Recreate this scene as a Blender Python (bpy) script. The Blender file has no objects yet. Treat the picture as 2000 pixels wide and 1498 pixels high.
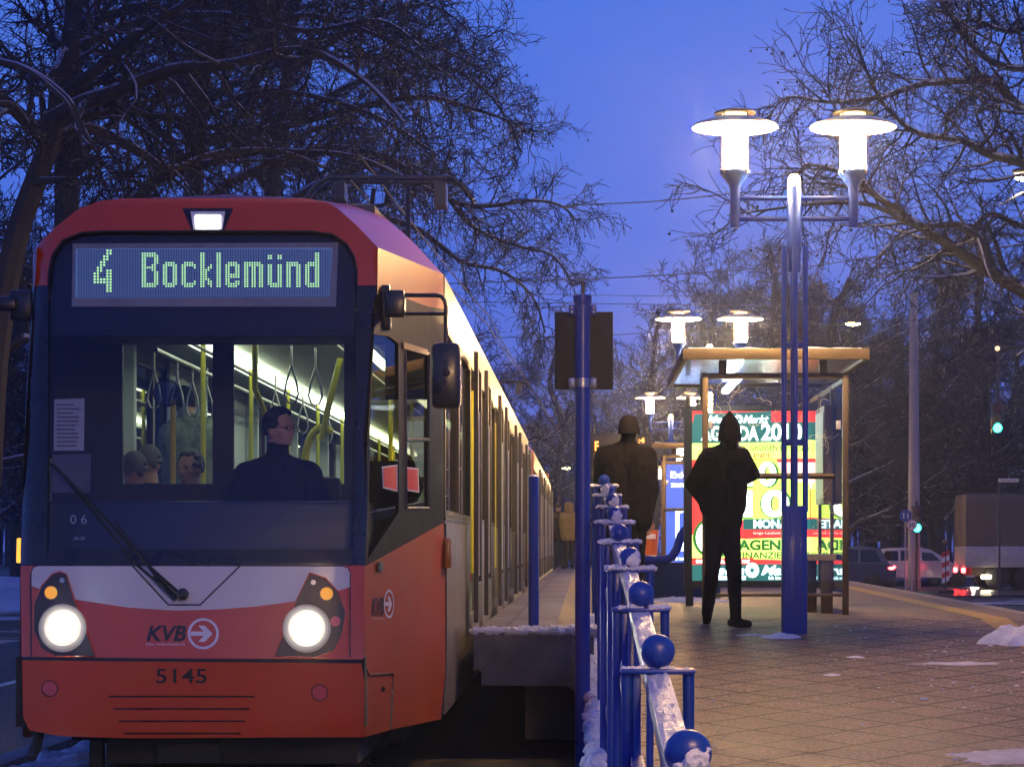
import bpy, bmesh, math, random
from mathutils import Vector, Matrix, Euler
R = math.radians
C = bpy.context.scene.collection
S = bpy.context.scene
# ------------------------------------------------------------------ camera
FPX, CX, CY, EYE = 4500.0, 1137.0, 1068.0, 1.53      # focal length in photo pixels, vanishing point, eye height over the rails
cam = bpy.data.cameras.new('camera'); camo = bpy.data.objects.new('camera', cam); C.objects.link(camo)
camo.location = (0, 0, EYE); camo.rotation_euler = (R(90), 0, 0)
cam.sensor_width = 36; cam.lens = FPX/2000*36
cam.shift_x = (1000-CX)/2000; cam.shift_y = (CY-749)/2000
cam.clip_start = .1; cam.clip_end = 2000
S.camera = camo
# ------------------------------------------------------------------ world: dusk sky
w = bpy.data.worlds.new('World'); S.world = w; w.use_nodes = True
nt = w.node_tree; bg = nt.nodes['Background']
tc = nt.nodes.new('ShaderNodeTexCoord'); sep = nt.nodes.new('ShaderNodeSeparateXYZ')
nt.links.new(tc.outputs['Generated'], sep.inputs[0])
rmp = nt.nodes.new('ShaderNodeValToRGB'); nt.links.new(sep.outputs['Z'], rmp.inputs[0])
cr = rmp.color_ramp; cr.elements[0].position = 0.0; cr.elements[0].color = (.034, .052, .25, 1)
cr.elements[1].position = 1.0; cr.elements[1].color = (.008, .020, .15, 1)
for p_, c_ in ((.05, (.042, .074, .34, 1)), (.12, (.038, .090, .40, 1)), (.24, (.036, .092, .39, 1)), (.5, (.018, .046, .27, 1))):
    e = cr.elements.new(p_); e.color = c_
nt.links.new(rmp.outputs[0], bg.inputs['Color']); bg.inputs['Strength'].default_value = 1.0
S.view_settings.view_transform = 'Standard'; S.view_settings.look = 'None'
S.view_settings.exposure = 1.0; S.view_settings.gamma = 1
S.cycles.use_denoising = True
S.cycles.max_bounces = 8; S.cycles.transparent_max_bounces = 24; S.cycles.volume_bounces = 0
S.cycles.sample_clamp_indirect = 4; S.cycles.caustics_reflective = False; S.cycles.caustics_refractive = False
LAMP_W = 2.7
def P(px, py, Y): return Vector(((px-CX)*Y/FPX, Y, EYE+(CY-py)*Y/FPX))
# ------------------------------------------------------------------ materials
MATS = {}
def mat(name, col, rough=.5, metal=0, var=.15, vs=6., bump=0, bs=40., coat=0, col2=None, spec=.5):
    if name in MATS: return MATS[name]
    m = bpy.data.materials.new(name); m.use_nodes = True; t = m.node_tree; b = t.nodes['Principled BSDF']
    c = t.nodes.new('ShaderNodeTexCoord'); n = t.nodes.new('ShaderNodeTexNoise')
    n.inputs['Scale'].default_value = vs; n.inputs['Detail'].default_value = 6; n.inputs['Roughness'].default_value = .65
    t.links.new(c.outputs['Object'], n.inputs['Vector'])
    r = t.nodes.new('ShaderNodeValToRGB'); r.color_ramp.elements[0].position = .3; r.color_ramp.elements[1].position = .7
    a = [x*(1-var) for x in col]; d = [min(1, x*(1+var)) for x in (col2 or col)]
    r.color_ramp.elements[0].color = (*a, 1); r.color_ramp.elements[1].color = (*d, 1)
    t.links.new(n.outputs['Fac'], r.inputs[0]); t.links.new(r.outputs[0], b.inputs['Base Color'])
    mr = t.nodes.new('ShaderNodeMapRange'); mr.inputs[1].default_value = .3; mr.inputs[2].default_value = .7
    rv = .2 if var > .05 else .02
    mr.inputs[3].default_value = max(0.02, rough*(1-rv)); mr.inputs[4].default_value = min(1, rough*(1+rv))
    t.links.new(n.outputs['Fac'], mr.inputs[0]); t.links.new(mr.outputs[0], b.inputs['Roughness'])
    b.inputs['Metallic'].default_value = metal; b.inputs['Coat Weight'].default_value = coat; b.inputs['Coat Roughness'].default_value = .12
    b.inputs['Specular IOR Level'].default_value = spec
    if bump:
        n2 = t.nodes.new('ShaderNodeTexNoise'); n2.inputs['Scale'].default_value = bs; n2.inputs['Detail'].default_value = 5
        t.links.new(c.outputs['Object'], n2.inputs['Vector'])
        bp = t.nodes.new('ShaderNodeBump'); bp.inputs['Strength'].default_value = bump; bp.inputs['Distance'].default_value = .02
        t.links.new(n2.outputs['Fac'], bp.inputs['Height']); t.links.new(bp.outputs[0], b.inputs['Normal'])
    MATS[name] = m; return m
def emit(name, col, st):
    if name in MATS: return MATS[name]
    m = bpy.data.materials.new(name); m.use_nodes = True; b = m.node_tree.nodes['Principled BSDF']
    b.inputs['Base Color'].default_value = (*[x*.3 for x in col], 1); b.inputs['Emission Color'].default_value = (*col, 1)
    b.inputs['Emission Strength'].default_value = st; MATS[name] = m; return m
def glass(name, tint=(1, 1, 1), ior=1.5, rough=0.0):
    if name in MATS: return MATS[name]
    m = bpy.data.materials.new(name); m.use_nodes = True; t = m.node_tree
    t.nodes.remove(t.nodes['Principled BSDF']); o = t.nodes['Material Output']
    f = t.nodes.new('ShaderNodeFresnel'); ge = t.nodes.new('ShaderNodeNewGeometry'); k1 = t.nodes.new('ShaderNodeMath'); k1.operation = 'MULTIPLY_ADD'; k1.inputs[1].default_value = -2; k1.inputs[2].default_value = 1
    pw_ = t.nodes.new('ShaderNodeMath'); pw_.operation = 'POWER'; pw_.inputs[0].default_value = ior; t.links.new(ge.outputs['Backfacing'], k1.inputs[0]); t.links.new(k1.outputs[0], pw_.inputs[1]); t.links.new(pw_.outputs[0], f.inputs[0])   # a thin pane reflects alike from both sides
    a = t.nodes.new('ShaderNodeBsdfTransparent'); a.inputs[0].default_value = (*tint, 1)
    g = t.nodes.new('ShaderNodeBsdfGlossy'); g.inputs['Roughness'].default_value = rough
    x = t.nodes.new('ShaderNodeMixShader'); t.links.new(f.outputs[0], x.inputs[0]); t.links.new(a.outputs[0], x.inputs[1]); t.links.new(g.outputs[0], x.inputs[2])
    t.links.new(x.outputs[0], o.inputs[0]); MATS[name] = m; return m
def snowy(name, col, amount=.55, rough=.9):
    """bark with snow lying on the faces that look up"""
    if name in MATS: return MATS[name]
    m = mat(name, col, rough, var=.35, vs=9, bump=.5, bs=25); t = m.node_tree; b = t.nodes['Principled BSDF']
    src = b.inputs['Base Color'].links[0].from_socket
    g = t.nodes.new('ShaderNodeNewGeometry'); s = t.nodes.new('ShaderNodeSeparateXYZ'); t.links.new(g.outputs['Normal'], s.inputs[0])
    n = t.nodes.new('ShaderNodeTexNoise'); n.inputs['Scale'].default_value = 3; t.links.new(g.outputs['Position'], n.inputs['Vector'])
    ad = t.nodes.new('ShaderNodeMath'); ad.operation = 'MULTIPLY_ADD'; ad.inputs[1].default_value = .9; t.links.new(n.outputs['Fac'], ad.inputs[0]); t.links.new(s.outputs['Z'], ad.inputs[2])
    mr = t.nodes.new('ShaderNodeMapRange'); mr.inputs[1].default_value = amount+.42; mr.inputs[2].default_value = amount+.55; t.links.new(ad.outputs[0], mr.inputs[0])
    x = t.nodes.new('ShaderNodeMixRGB'); t.links.new(mr.outputs[0], x.inputs[0]); t.links.new(src, x.inputs[1]); x.inputs[2].default_value = (.40, .43, .5, 1)
    t.links.new(x.outputs[0], b.inputs['Base Color']); return m
RED = mat('red_paint', (.60, .066, .014), .30, var=.02, vs=2, coat=.5)
RED_LIT = mat('lamplit_red_paint', (.46, .080, .018), .42, var=.10, vs=2.2, coat=.05, spec=.3, bump=.012, bs=5)  # same red paint, lamplight on the cab side put into its hue
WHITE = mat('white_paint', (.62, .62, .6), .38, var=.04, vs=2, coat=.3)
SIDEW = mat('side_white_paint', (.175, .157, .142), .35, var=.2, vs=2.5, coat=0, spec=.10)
BLACK = mat('black_trim', (.012, .012, .016), .3, var=.3, vs=6, coat=.2)
DKG = mat('dark_grey_trim', (.035, .033, .033), .4, var=.3, vs=6)
RUB = mat('rubber', (.012, .012, .013), .65, var=.3)
UNDER = mat('underframe', (.012, .012, .012), .8, var=.4)
BLUE = mat('blue_paint', (.008, .046, .33), .40, var=.14, vs=7, coat=.08, bump=.05, bs=18)
SNOW = mat('snow', (.80, .82, .86), .75, var=.10, vs=9, bump=.8, bs=45)
DSNOW = mat('dirty_snow', (.62, .60, .58), .8, var=.35, vs=5, bump=1., bs=30)
BRONZE = mat('bronze_metal', (.105, .078, .048), .45, metal=.35, var=.15)
DBRONZE = mat('dark_bronze', (.055, .04, .028), .45, metal=.2, var=.2)
YEL = mat('yellow_pole_paint', (.62, .58, .03), .35, var=.08)
STEEL = mat('steel', (.42, .42, .42), .35, metal=.8, var=.2)
ALU = mat('aluminium', (.5, .5, .5), .4, metal=.6, var=.1)
INT = mat('interior_panel', (.62, .66, .66), .5, var=.06)
INTD = mat('interior_dark', (.011, .014, .026), .6, var=.2)
CEIL = mat('interior_ceiling', (.22, .24, .17), .4, var=.12, vs=2)
CONC = mat('concrete', (.24, .22, .20), .8, var=.25, vs=4, bump=.4, bs=30)
FENCEG = glass('clear_glass', (.95, .98, .97))
WSG = glass('windscreen_glass', (.84, .88, .93), 1.66)
SIDEG = glass('side_window_glass', (.82, .86, .70), 1.5)
def skin(name, c): return mat(name, c, .55, var=.08, vs=12)
SKIN = skin('skin', (.45, .25, .18))
# ------------------------------------------------------------------ mesh builder
class MB:
    def __init__(s): s.v = []; s.f = []; s.m = []; s.mi = 0
    def add(s, vs, fs):
        o = len(s.v); s.v += [tuple(x) for x in vs]
        for f in fs: s.f.append(tuple(i+o for i in f)); s.m.append(s.mi)
        return s
    def box(s, a, b, M=None):
        x0, y0, z0 = a; x1, y1, z1 = b
        v = [(x0,y0,z0),(x1,y0,z0),(x1,y1,z0),(x0,y1,z0),(x0,y0,z1),(x1,y0,z1),(x1,y1,z1),(x0,y1,z1)]
        if M: v = [M @ Vector(q) for q in v]
        return s.add(v, [(3,2,1,0),(4,5,6,7),(0,1,5,4),(1,2,6,5),(2,3,7,6),(3,0,4,7)])
    def bbox(s, a, b, r=.01, M=None, seg=2):
        bm = bmesh.new(); bmesh.ops.create_cube(bm, size=1)
        for v in bm.verts: v.co = Vector([(a[i]+b[i])/2 + v.co[i]*(b[i]-a[i]) for i in range(3)])
        bmesh.ops.bevel(bm, geom=bm.edges[:], offset=r, segments=seg, affect='EDGES', profile=.5)
        return s.bm(bm, M)
    def bm(s, bm, M=None):
        bm.verts.index_update()
        s.add([(M @ v.co) if M else v.co.copy() for v in bm.verts], [[v.index for v in f.verts] for f in bm.faces]); bm.free(); return s
    def tube(s, pts, r, n=8, caps=True, up=None):
        pts = [Vector(p) for p in pts]; rr = r if isinstance(r, (list, tuple)) else [r]*len(pts)
        vs = []; k = len(pts); d0 = (pts[-1]-pts[0]).normalized() if (pts[-1]-pts[0]).length > 1e-6 else Vector((0,0,1))
        ref = up or (Vector((0,0,1)) if abs(d0.z) < .8 else Vector((1,0,0)))
        for i, p in enumerate(pts):
            d = (pts[min(i+1,k-1)]-pts[max(i-1,0)]).normalized()
            u = d.cross(ref)
            if u.length < .05: u = d.cross(Vector((.3,.8,.1)))
            u.normalize(); q = d.cross(u)
            for j in range(n):
                a = 2*math.pi*(j+.5)/n; vs.append(p + (u*math.cos(a)+q*math.sin(a))*rr[i])
        fs = [(i*n+j, i*n+(j+1)%n, (i+1)*n+(j+1)%n, (i+1)*n+j) for i in range(k-1) for j in range(n)]
        if caps: fs += [tuple(range(n-1,-1,-1)), tuple((k-1)*n+j for j in range(n))]
        return s.add(vs, fs)
    def lathe(s, prof, c=(0,0,0), n=24, M=None):
        vs = []; k = len(prof)
        for r, z in prof:
            for j in range(n):
                a = 2*math.pi*j/n; q = Vector((r*math.cos(a), r*math.sin(a), z))
                vs.append((M @ q if M else q)+Vector(c))
        return s.add(vs, [(i*n+j, i*n+(j+1)%n, (i+1)*n+(j+1)%n, (i+1)*n+j) for i in range(k-1) for j in range(n)])
    def ball(s, c, r, n=16, m=10, M=None):
        r3 = r if isinstance(r, (tuple, list)) else (r, r, r)
        bm = bmesh.new(); bmesh.ops.create_uvsphere(bm, u_segments=n, v_segments=m, radius=1)
        for v in bm.verts:
            q = Vector((v.co.x*r3[0], v.co.y*r3[1], v.co.z*r3[2])); v.co = (M @ q if M else q)+Vector(c)
        return s.bm(bm)
    def prism(s, poly, off):
        """extrude a 3-D polygon by the vector off"""
        n = len(poly); o = Vector(off); v = [Vector(p) for p in poly]+[Vector(p)+o for p in poly]
        return s.add(v, [tuple(range(n))[::-1], tuple(range(n, 2*n))]+[(i, (i+1)%n, n+(i+1)%n, n+i) for i in range(n)])
    def bridge(s, A, B, closed=True):
        n = len(A); k = n if closed else n-1
        return s.add(list(A)+list(B), [(i, (i+1)%n, n+(i+1)%n, n+i) for i in range(k)])
    def build(s, name, m, parent=None, smooth=True, bevel=0):
        me = bpy.data.meshes.new(name); me.from_pydata(s.v, [], s.f)
        for x in (m if isinstance(m, list) else [m]): me.materials.append(x)
        if isinstance(m, list): me.polygons.foreach_set('material_index', s.m)
        bm = bmesh.new(); bm.from_mesh(me); bmesh.ops.recalc_face_normals(bm, faces=bm.faces); bm.to_mesh(me); bm.free()
        if smooth:
            me.polygons.foreach_set('use_smooth', [True]*len(me.polygons)); me.set_sharp_from_angle(angle=R(38))
        me.update(); o = bpy.data.objects.new(name, me); C.objects.link(o)
        if bevel:
            b = o.modifiers.new('bevel', 'BEVEL'); b.width = bevel; b.segments = 2; b.limit_method = 'ANGLE'
        if parent: o.parent = parent; o.matrix_parent_inverse = Matrix.Translation(-wloc(parent))
        return o
def wloc(o):
    v = Vector(o.location)
    return v          # parents are unrotated empties or unmoved meshes
def tag(o, label=None, cat=None, group=None, kind=None):
    if label: o['label'] = label
    if cat: o['category'] = cat
    if group: o['group'] = group
    if kind: o['kind'] = kind
    return o
def thing(name, label, cat, loc=(0,0,0), group=None):
    o = bpy.data.objects.new(name, None); o.empty_display_size = .2; C.objects.link(o); o.location = loc
    return tag(o, label, cat, group)
def struct(o): o['kind'] = 'structure'; return o
def copy_tree(o, parent=None):
    c = o.copy(); C.objects.link(c); c.parent = parent
    for ch in list(o.children): copy_tree(ch, c)
    return c
def text2d(body, size=1, bold=0, shear=0, align='LEFT', sx=1.0, space=1.0):
    cu = bpy.data.curves.new('t', 'FONT'); cu.body = body; cu.size = size; cu.offset = bold*size; cu.shear = shear
    cu.align_x = align; cu.fill_mode = 'FRONT'; cu.space_character = space; cu.resolution_u = 4
    o = bpy.data.objects.new('t', cu); C.objects.link(o); bpy.context.view_layer.update()
    me = bpy.data.meshes.new_from_object(o.evaluated_get(bpy.context.evaluated_depsgraph_get()))
    v = [(q.co.x*sx, q.co.y) for q in me.vertices]; f = [tuple(p.vertices) for p in me.polygons]
    bpy.data.objects.remove(o); bpy.data.curves.remove(cu); bpy.data.meshes.remove(me); return v, f
def put_text(mb, body, fn, w=None, h=None, x0=0, y0=0, bold=0, shear=0):
    """text scaled to the box x0..x0+w, y0..y0+h (y up) and mapped by fn(x, y)"""
    v, f = text2d(body, 1, bold, shear)
    xs = [a for a, b in v]; ys = [b for a, b in v]; lx, hx, ly, hy = min(xs), max(xs), min(ys), max(ys)
    mb.add([fn(x0+(a-lx)/(hx-lx)*w, y0+(b-ly)/(hy-ly)*h) for a, b in v], f)
def disc2d(cx, cy, r, n=20, ry=None): return [(cx+r*math.cos(2*math.pi*i/n), cy+(ry or r)*math.sin(2*math.pi*i/n)) for i in range(n)]
# ------------------------------------------------------------------ tram
XC, Y2, HW = -2.245, 15.41, 1.325
def interp(t, z):
    if z <= t[0][0]: return t[0][1]
    for (a, u), (b, v) in zip(t, t[1:]):
        if z <= b: return u+(v-u)*(z-a)/(b-a)
    return t[-1][1]
def Yf(z): return interp([(.3, 13.06), (.5, 13.02), (.9, 13.0), (1.44, 13.08), (2.4, 13.35), (3.4, 13.74), (3.6, 13.86)], z)
def wf(z): return interp([(.45, .965), (1.44, .985), (3.3, 1.03)], z)
def front(xr, z, off=0):
    a = min(abs(xr)/wf(z), 1.06); return Vector((XC+xr, Yf(z)+.08*a**2.2+.07*a**14-off, z))
def front_px(px, py, off=0):
    Y = 13.3
    for _ in range(12):
        p = P(px, py, Y); Y = front(p.x-XC, p.z, off).y
    return P(px, py, Y)
def Yc(z): return front(wf(z), z).y
def side_px(px, py, off=0):
    Y = 14.2
    for _ in range(40):
        p = P(px, py, Y); z = p.z; xa, xb = XC+wf(z), XC+HW
        t = (p.x-off*.98-xa)/(xb-xa); Y = Yc(z)+(Y2-Yc(z))*max(-.15, min(1.1, t))
    return P(px, py, Y)
def patch(mb, poly, fn, o1=0., o0=-.03, cx=14, cy=6, flat=False):
    """a 2-D outline laid on a surface, fn(x, y, off) -> 3-D point, as a shell from offset o0 to o1"""
    bm = bmesh.new(); vs = [bm.verts.new((x, y, 0)) for x, y in poly]; bm.faces.new(vs).normal_update()
    bmesh.ops.triangulate(bm, faces=bm.faces[:], ngon_method='EAR_CLIP')
    xs = [p[0] for p in poly]; ys = [p[1] for p in poly]
    for i in range(1, cx):
        x = min(xs)+(max(xs)-min(xs))*i/cx
        bmesh.ops.bisect_plane(bm, geom=bm.verts[:]+bm.edges[:]+bm.faces[:], plane_co=(x, 0, 0), plane_no=(1, 0, 0))
    for i in range(1, cy):
        y = min(ys)+(max(ys)-min(ys))*i/cy
        bmesh.ops.bisect_plane(bm, geom=bm.verts[:]+bm.edges[:]+bm.faces[:], plane_co=(0, y, 0), plane_no=(0, 1, 0))
    bm.verts.index_update(); V = [(v.co.x, v.co.y) for v in bm.verts]; F = [[v.index for v in f.verts] for f in bm.faces]
    B = [(e.verts[0].index, e.verts[1].index) for e in bm.edges if e.is_boundary]; bm.free(); n = len(V)
    top = [fn(x, y, o1) for x, y in V]
    if flat: return mb.add(top, F)
    bot = [fn(x, y, o0) for x, y in V]
    return mb.add(top+bot, F+[[i+n for i in f][::-1] for f in F]+[(a, b, b+n, a+n) for a, b in B])
def fpatch(name, poly, m, parent, o1=0., o0=-.03, fn=front_px, cx=14, cy=6, flat=False):
    mb = MB(); patch(mb, poly, fn, o1, o0, cx, cy, flat); return mb.build(name, m, parent)
tram = thing('tram', 'red and white city tram with lit headlights standing at the platform, its doors open', 'tram', (XC, 13, 0))
# bumper
bump = fpatch('bumper', [(43, 1289), (200, 1291), (706, 1295), (712, 1330), (711, 1439), (250, 1441), (120, 1437), (58, 1426), (45, 1400)], RED, tram, .035, -.06, cy=8)
mb = MB()
for i in range(4):
    y = 1345+i*24; a = 208+i*10; b = 500-i*9
    patch(mb, [(a, y), (b, y), (b-4, y+13), (a+5, y+13)], front_px, .048, .02, 14, 2)
mb.build('grille', RED, bump)
mb = MB()
for i in range(4):
    y = 1345+i*24; a = 208+i*10; b = 500-i*9
    patch(mb, [(a+4, y+13.5), (b-3, y+13.5), (b-3, y+16.5), (a+4, y+16.5)], front_px, .0365, .02, 14, 1)
mb.build('grille_slot', BLACK, bump)
for cx_, cy_ in ((97, 1344), (624, 1352)):
    o = fpatch('reflector_ring', disc2d(cx_, cy_, 17, 24), mat('dark_red_trim', (.16, .02, .02), .4), bump, .042, .02, cx=2, cy=2)
    fpatch('lens', disc2d(cx_, cy_, 14, 24), mat('pink_lens', (.6, .10, .12), .2), bump, .047, .02, cx=2, cy=2)
def px_text(name, body, x0, y0, x1, y1, m, parent, off, bold=0, shear=0, fn=front_px):
    mb = MB(); put_text(mb, body, lambda x, y: fn(x, -y, off), x1-x0, y1-y0, x0, -y1, bold, shear); return mb.build(name, m, parent, smooth=False)
INK = mat('black_lettering', (.015, .012, .014), .4)
WINK = mat('white_lettering', (.75, .72, .74), .4)
px_text('fleet_number', '5145', 304, 1305, 404, 1334, INK, bump, .0385, .012)
px_text('unit_number', '2', 341, 1420, 350, 1434, INK, bump, .0385, .012)
# front panel
fp = fpatch('front_panel', [(40, 1104), (712, 1104), (710, 1287), (300, 1285), (42, 1282)], RED, tram, 0, -.05, cy=8)
fpatch('panel_gap', [(44, 1280), (708, 1284), (708, 1297), (44, 1293)], BLACK, fp, -.012, -.06)
low = [(683, 1146), (640, 1160), (575, 1174), (500, 1184), (420, 1190), (342, 1192), (250, 1186), (151, 1171), (100, 1157), (62, 1144)]
fpatch('white_band', [(62, 1116), (66, 1108), (75, 1105), (668, 1106), (679, 1109), (683, 1118)]+low, WHITE, fp, .006, -.01, cx=20)
def px_line(name, pts, r, m, parent, off=.004, fn=front_px, n=6):
    q = []
    for (a, b), (c, d) in zip(pts, pts[1:]):
        k = max(2, int(math.hypot(c-a, d-b)/25))
        q += [fn(a+(c-a)*i/k, b+(d-b)*i/k, off) for i in range(k)]
    q.append(fn(*pts[-1], off)); return MB().tube(q, r, n).build(name, m, parent)
px_line('flap_seam', [(259, 1105), (329, 1181), (391, 1181), (469, 1105)], .006, BLACK, fp)
px_line('panel_seam', [(61, 1282), (60, 1120), (66, 1107), (76, 1103.5), (668, 1104.5), (680, 1109), (684, 1120), (684, 1284)], .004, BLACK, fp)
POD = mat('lamp_pod', (.030, .018, .024), .4, var=.1)
LP = [(117, 1116), (130, 1121), (145, 1170), (186, 1281), (108, 1282), (80, 1266), (66, 1228), (66, 1180), (82, 1143), (102, 1121)]
RP = [(605, 1118), (580, 1170), (536, 1281), (614, 1284), (653, 1271), (670, 1232), (675, 1196), (662, 1157), (636, 1129)]
HEAD = emit('headlamp_light', (1, .96, .84), 130)
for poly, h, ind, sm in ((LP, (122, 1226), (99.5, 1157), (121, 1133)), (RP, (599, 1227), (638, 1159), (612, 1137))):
    pod = fpatch('headlight', poly, POD, tram, .016, -.02, cx=4, cy=5)
    px_line('rim', poly+poly[:1], .004, RED, pod, .014)
    for k, (r_, e_) in enumerate(((47, .05), (42, .13), (36, .38), (30, 1.2))): fpatch('reflector', disc2d(h[0], h[1]-k*.4, r_, 32), emit('reflector_bloom_%d' % k, (1, .90, .76), e_), pod, .019+.002*k, .0, cx=2, cy=2)  # graded emission on the reflector discs imitates bloom around the lens
    fpatch('lens', disc2d(h[0], h[1]-1.5, 25, 32), HEAD, pod, .030, .0, cx=2, cy=2)
    fpatch('indicator', disc2d(ind[0], ind[1], 12.5, 20), emit('amber_lens', (.8, .32, .02), .45), pod, .022, .0, cx=2, cy=2)
    fpatch('sensor', disc2d(sm[0], sm[1], 5, 12), STEEL, pod, .02, .0, cx=2, cy=2)
fpatch('auxiliary_lens', disc2d(655, 1213, 10, 16), mat('pink_lens', (.5, .1, .12), .2), tram.children[-1], .022, 0, cx=2, cy=2)
def emblem(parent, fn, cx_, cy_, rx, ry, tx, off):
    mb = MB(); n = 40
    A = disc2d(cx_, cy_, rx, n, ry); B = disc2d(cx_, cy_, rx*.83, n, ry*.83)
    mb.bridge([fn(x, y, off) for x, y in A], [fn(x, y, off) for x, y in B])
    ar = [(-.80, -.14), (.02, -.14), (-.32, -.52), (.10, -.52), (.60, 0), (.10, .52), (-.32, .52), (.02, .14), (-.80, .14)]
    patch(mb, [(cx_+x*rx, cy_+y*ry) for x, y in ar], fn, off, 0, 3, 2, True)
    mb.build('arrow_emblem', WINK, parent, smooth=False)
    px_text('operator_lettering', 'KVB', *tx, INK, parent, off, .03, .25, fn)
emblem(fp, front_px, 397, 1237, 30.5, 30.5, (286, 1221, 364, 1252), .0025)
px_text('operator_name', 'Kölner Verkehrs-Betriebe AG', 286, 1254.5, 361, 1260, WINK, fp, .0025)
# windscreen frame, mask, glass
wfr = fpatch('windscreen_frame', [(40, 1103), (50, 800), (63, 559), (95, 559), (92, 1103)], BLACK, tram, 0, -.05, cx=4, cy=14)
fpatch('windscreen_frame', [(689, 1103), (697, 559), (736, 559), (726, 750), (713, 1103)], BLACK, tram, 0, -.05, cx=5, cy=14)
fpatch('sill_strip', [(92, 1072), (690, 1072), (689, 1103), (92, 1103)], BLACK, wfr, -.004, -.05)
INNER = [(697, 558), (697, 530), (692, 502), (676, 476), (648, 458), (605, 452), (200, 452), (160, 455), (122, 470), (102, 500), (95, 535), (95, 558)]
mask = fpatch('front_mask', [(64, 558), (64, 500), (68, 484), (105, 447), (150, 411), (195, 393), (240, 388), (403, 387), (600, 388), (640, 396), (660, 408), (696, 440), (738, 484), (736, 558)]+INNER, RED, tram, .004, -.05, cx=26, cy=8)
px_line('mask_seal', INNER, .007, RUB, mask, .006)
lh = fpatch('top_light', [(356, 407), (456, 407), (438, 451), (375, 451)], BLACK, tram, .012, -.02, cx=3, cy=3)
fpatch('reflector', [(372, 413), (440, 413), (434, 449), (378, 449)], mat('lamp_white', (.6, .6, .62), .4), lh, .015, 0, cx=2, cy=2)
fpatch('lens', [(382, 421), (430, 421), (429, 446), (383, 446)], emit('top_lamp_light', (1, .96, .82), 9), lh, .02, 0, cx=2, cy=2)
fpatch('windscreen', [(92, 1085)]+INNER[::-1]+[(690, 1085)], WSG, tram, -.012, -.02, cx=20, cy=20, flat=True)
# destination display behind the glass
DN = mat('display_backing', (.006, .008, .02), .6)
db = fpatch('destination_display', [(97, 655), (97, 535), (104, 500), (124, 472), (160, 457), (605, 455), (648, 461), (674, 478), (690, 504), (694, 535), (692, 655)], DN, tram, -.06, -.09, cx=10, cy=4)
fpatch('display_frame', [(142, 476), (661, 474), (656, 599), (140, 599)], mat('display_frame_paint', (.34, .31, .27), .5, var=.2), db, -.045, -.06)
fpatch('screen', [(148, 486), (649, 484), (645, 581), (147, 582)], emit('display_screen', (.085, .135, .34), .42), db, -.043, -.05)
GL = {'4': ["....##","....##","...##.","...##.","..##..","..##..",".##...",".##.##","##..##","##..##","#######"[:6],"#######"[:6],"....##","....##","....##"],
 'B': ["######.","#######","##...##","##...##","##...##","##..##.","######.","##..##.","##...##","##...##","##...##","##...##","##...##","#######","######."],
 'k': ["##...","##...","##...","##...","##...","##..#","##.##","####.","###..","###..","###..","####.","##.##","##.##","##..#"],
 'l': ["##"]*15,
 'd': ["....##","....##","....##","....##",".#####","######","##..##","##..##","##..##","##..##","##..##","##..##","##..##","######",".#####"]}
GL['o'] = ["......"]*4+[".####.","######"]+["##..##"]*7+["######",".####."]
GL['c'] = ["......"]*4+[".####.","######"]+["##...#","##....","##....","##....","##....","##....","##...#"]+["######",".####."]
GL['e'] = ["......"]*4+[".####.","######","##..##","##..##","##..##","######","######","##....","##..##","######",".####."]
GL['m'] = ["........"]*4+["#######.","########"]+["##.##.##"]*9
GL['n'] = ["......"]*4+["#####.","######"]+["##..##"]*9
GL['ü'] = ["......","##..##","##..##","......","......"]+["##..##"]*8+["######",".#####"]
mb = MB(); pit = 346/61.
def dots(word, x0, y0, sx, sy):
    x = x0
    for ch in word:
        g = GL[ch]
        for j, row in enumerate(g):
            for i, c in enumerate(row):
                if c == '#':
                    a, b = x+i*sx, y0+j*sy
                    mb.add([front_px(a, b, -.038), front_px(a+sx*.62, b, -.038), front_px(a+sx*.62, b+sy*.66, -.038), front_px(a, b+sy*.66, -.038)], [(0, 1, 2, 3)])
        x += (len(g[0])+1.6)*sx
dots('4', 183, 488, 6.2, 5.6); nW = sum(len(GL[c][0])+1.6 for c in 'Bocklemünd')-1.6
dots('Bocklemünd', 277, 494, 348/nW, 4.55)
mb.build('lettering', emit('display_dots', (.55, 1, .40), .62), db, smooth=False)
gm = MB()
for i in range(1, 100):
    x = 148+i*5.02; q = [front_px(x, y, -.0405) for y in (486, 581)]; q2 = [front_px(x+1.2, y, -.0405) for y in (486, 581)]
    gm.add([q[0], q2[0], q2[1], q[1]], [(0, 1, 2, 3)])
for j in range(1, 21):
    y = 485+j*4.7; a = [front_px(150+(644-150)*i/12, y, -.0405) for i in range(13)]; b = [front_px(150+(644-150)*i/12, y+1.1, -.0405) for i in range(13)]
    gm.bridge(a, b, False)
gm.build('dot_grid', mat('display_grid', (.02, .03, .10), .6), db, smooth=False)
# wiper
wip = thing('wiper', None, None); wip.parent = tram; wip.matrix_parent_inverse = Matrix.Translation(-tram.location)
bpy.data.objects.remove(wip)
wp = px_line('wiper', [(352, 1160), (290, 1105), (180, 985), (100, 905)], .010, RUB, tram, .05)
px_line('blade', [(345, 1170), (262, 1098), (190, 1010), (112, 915)], .008, RUB, wp, .025)
px_line('second_arm', [(340, 1148), (300, 1120), (225, 1020)], .008, RUB, wp, .06)
MB().ball(front_px(357, 1160, .05), .035, 14, 10).tube([front_px(300, 1125, .03), front_px(345, 1170, .03)], .02, 8).build('pivot', BLACK, wp)
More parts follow.
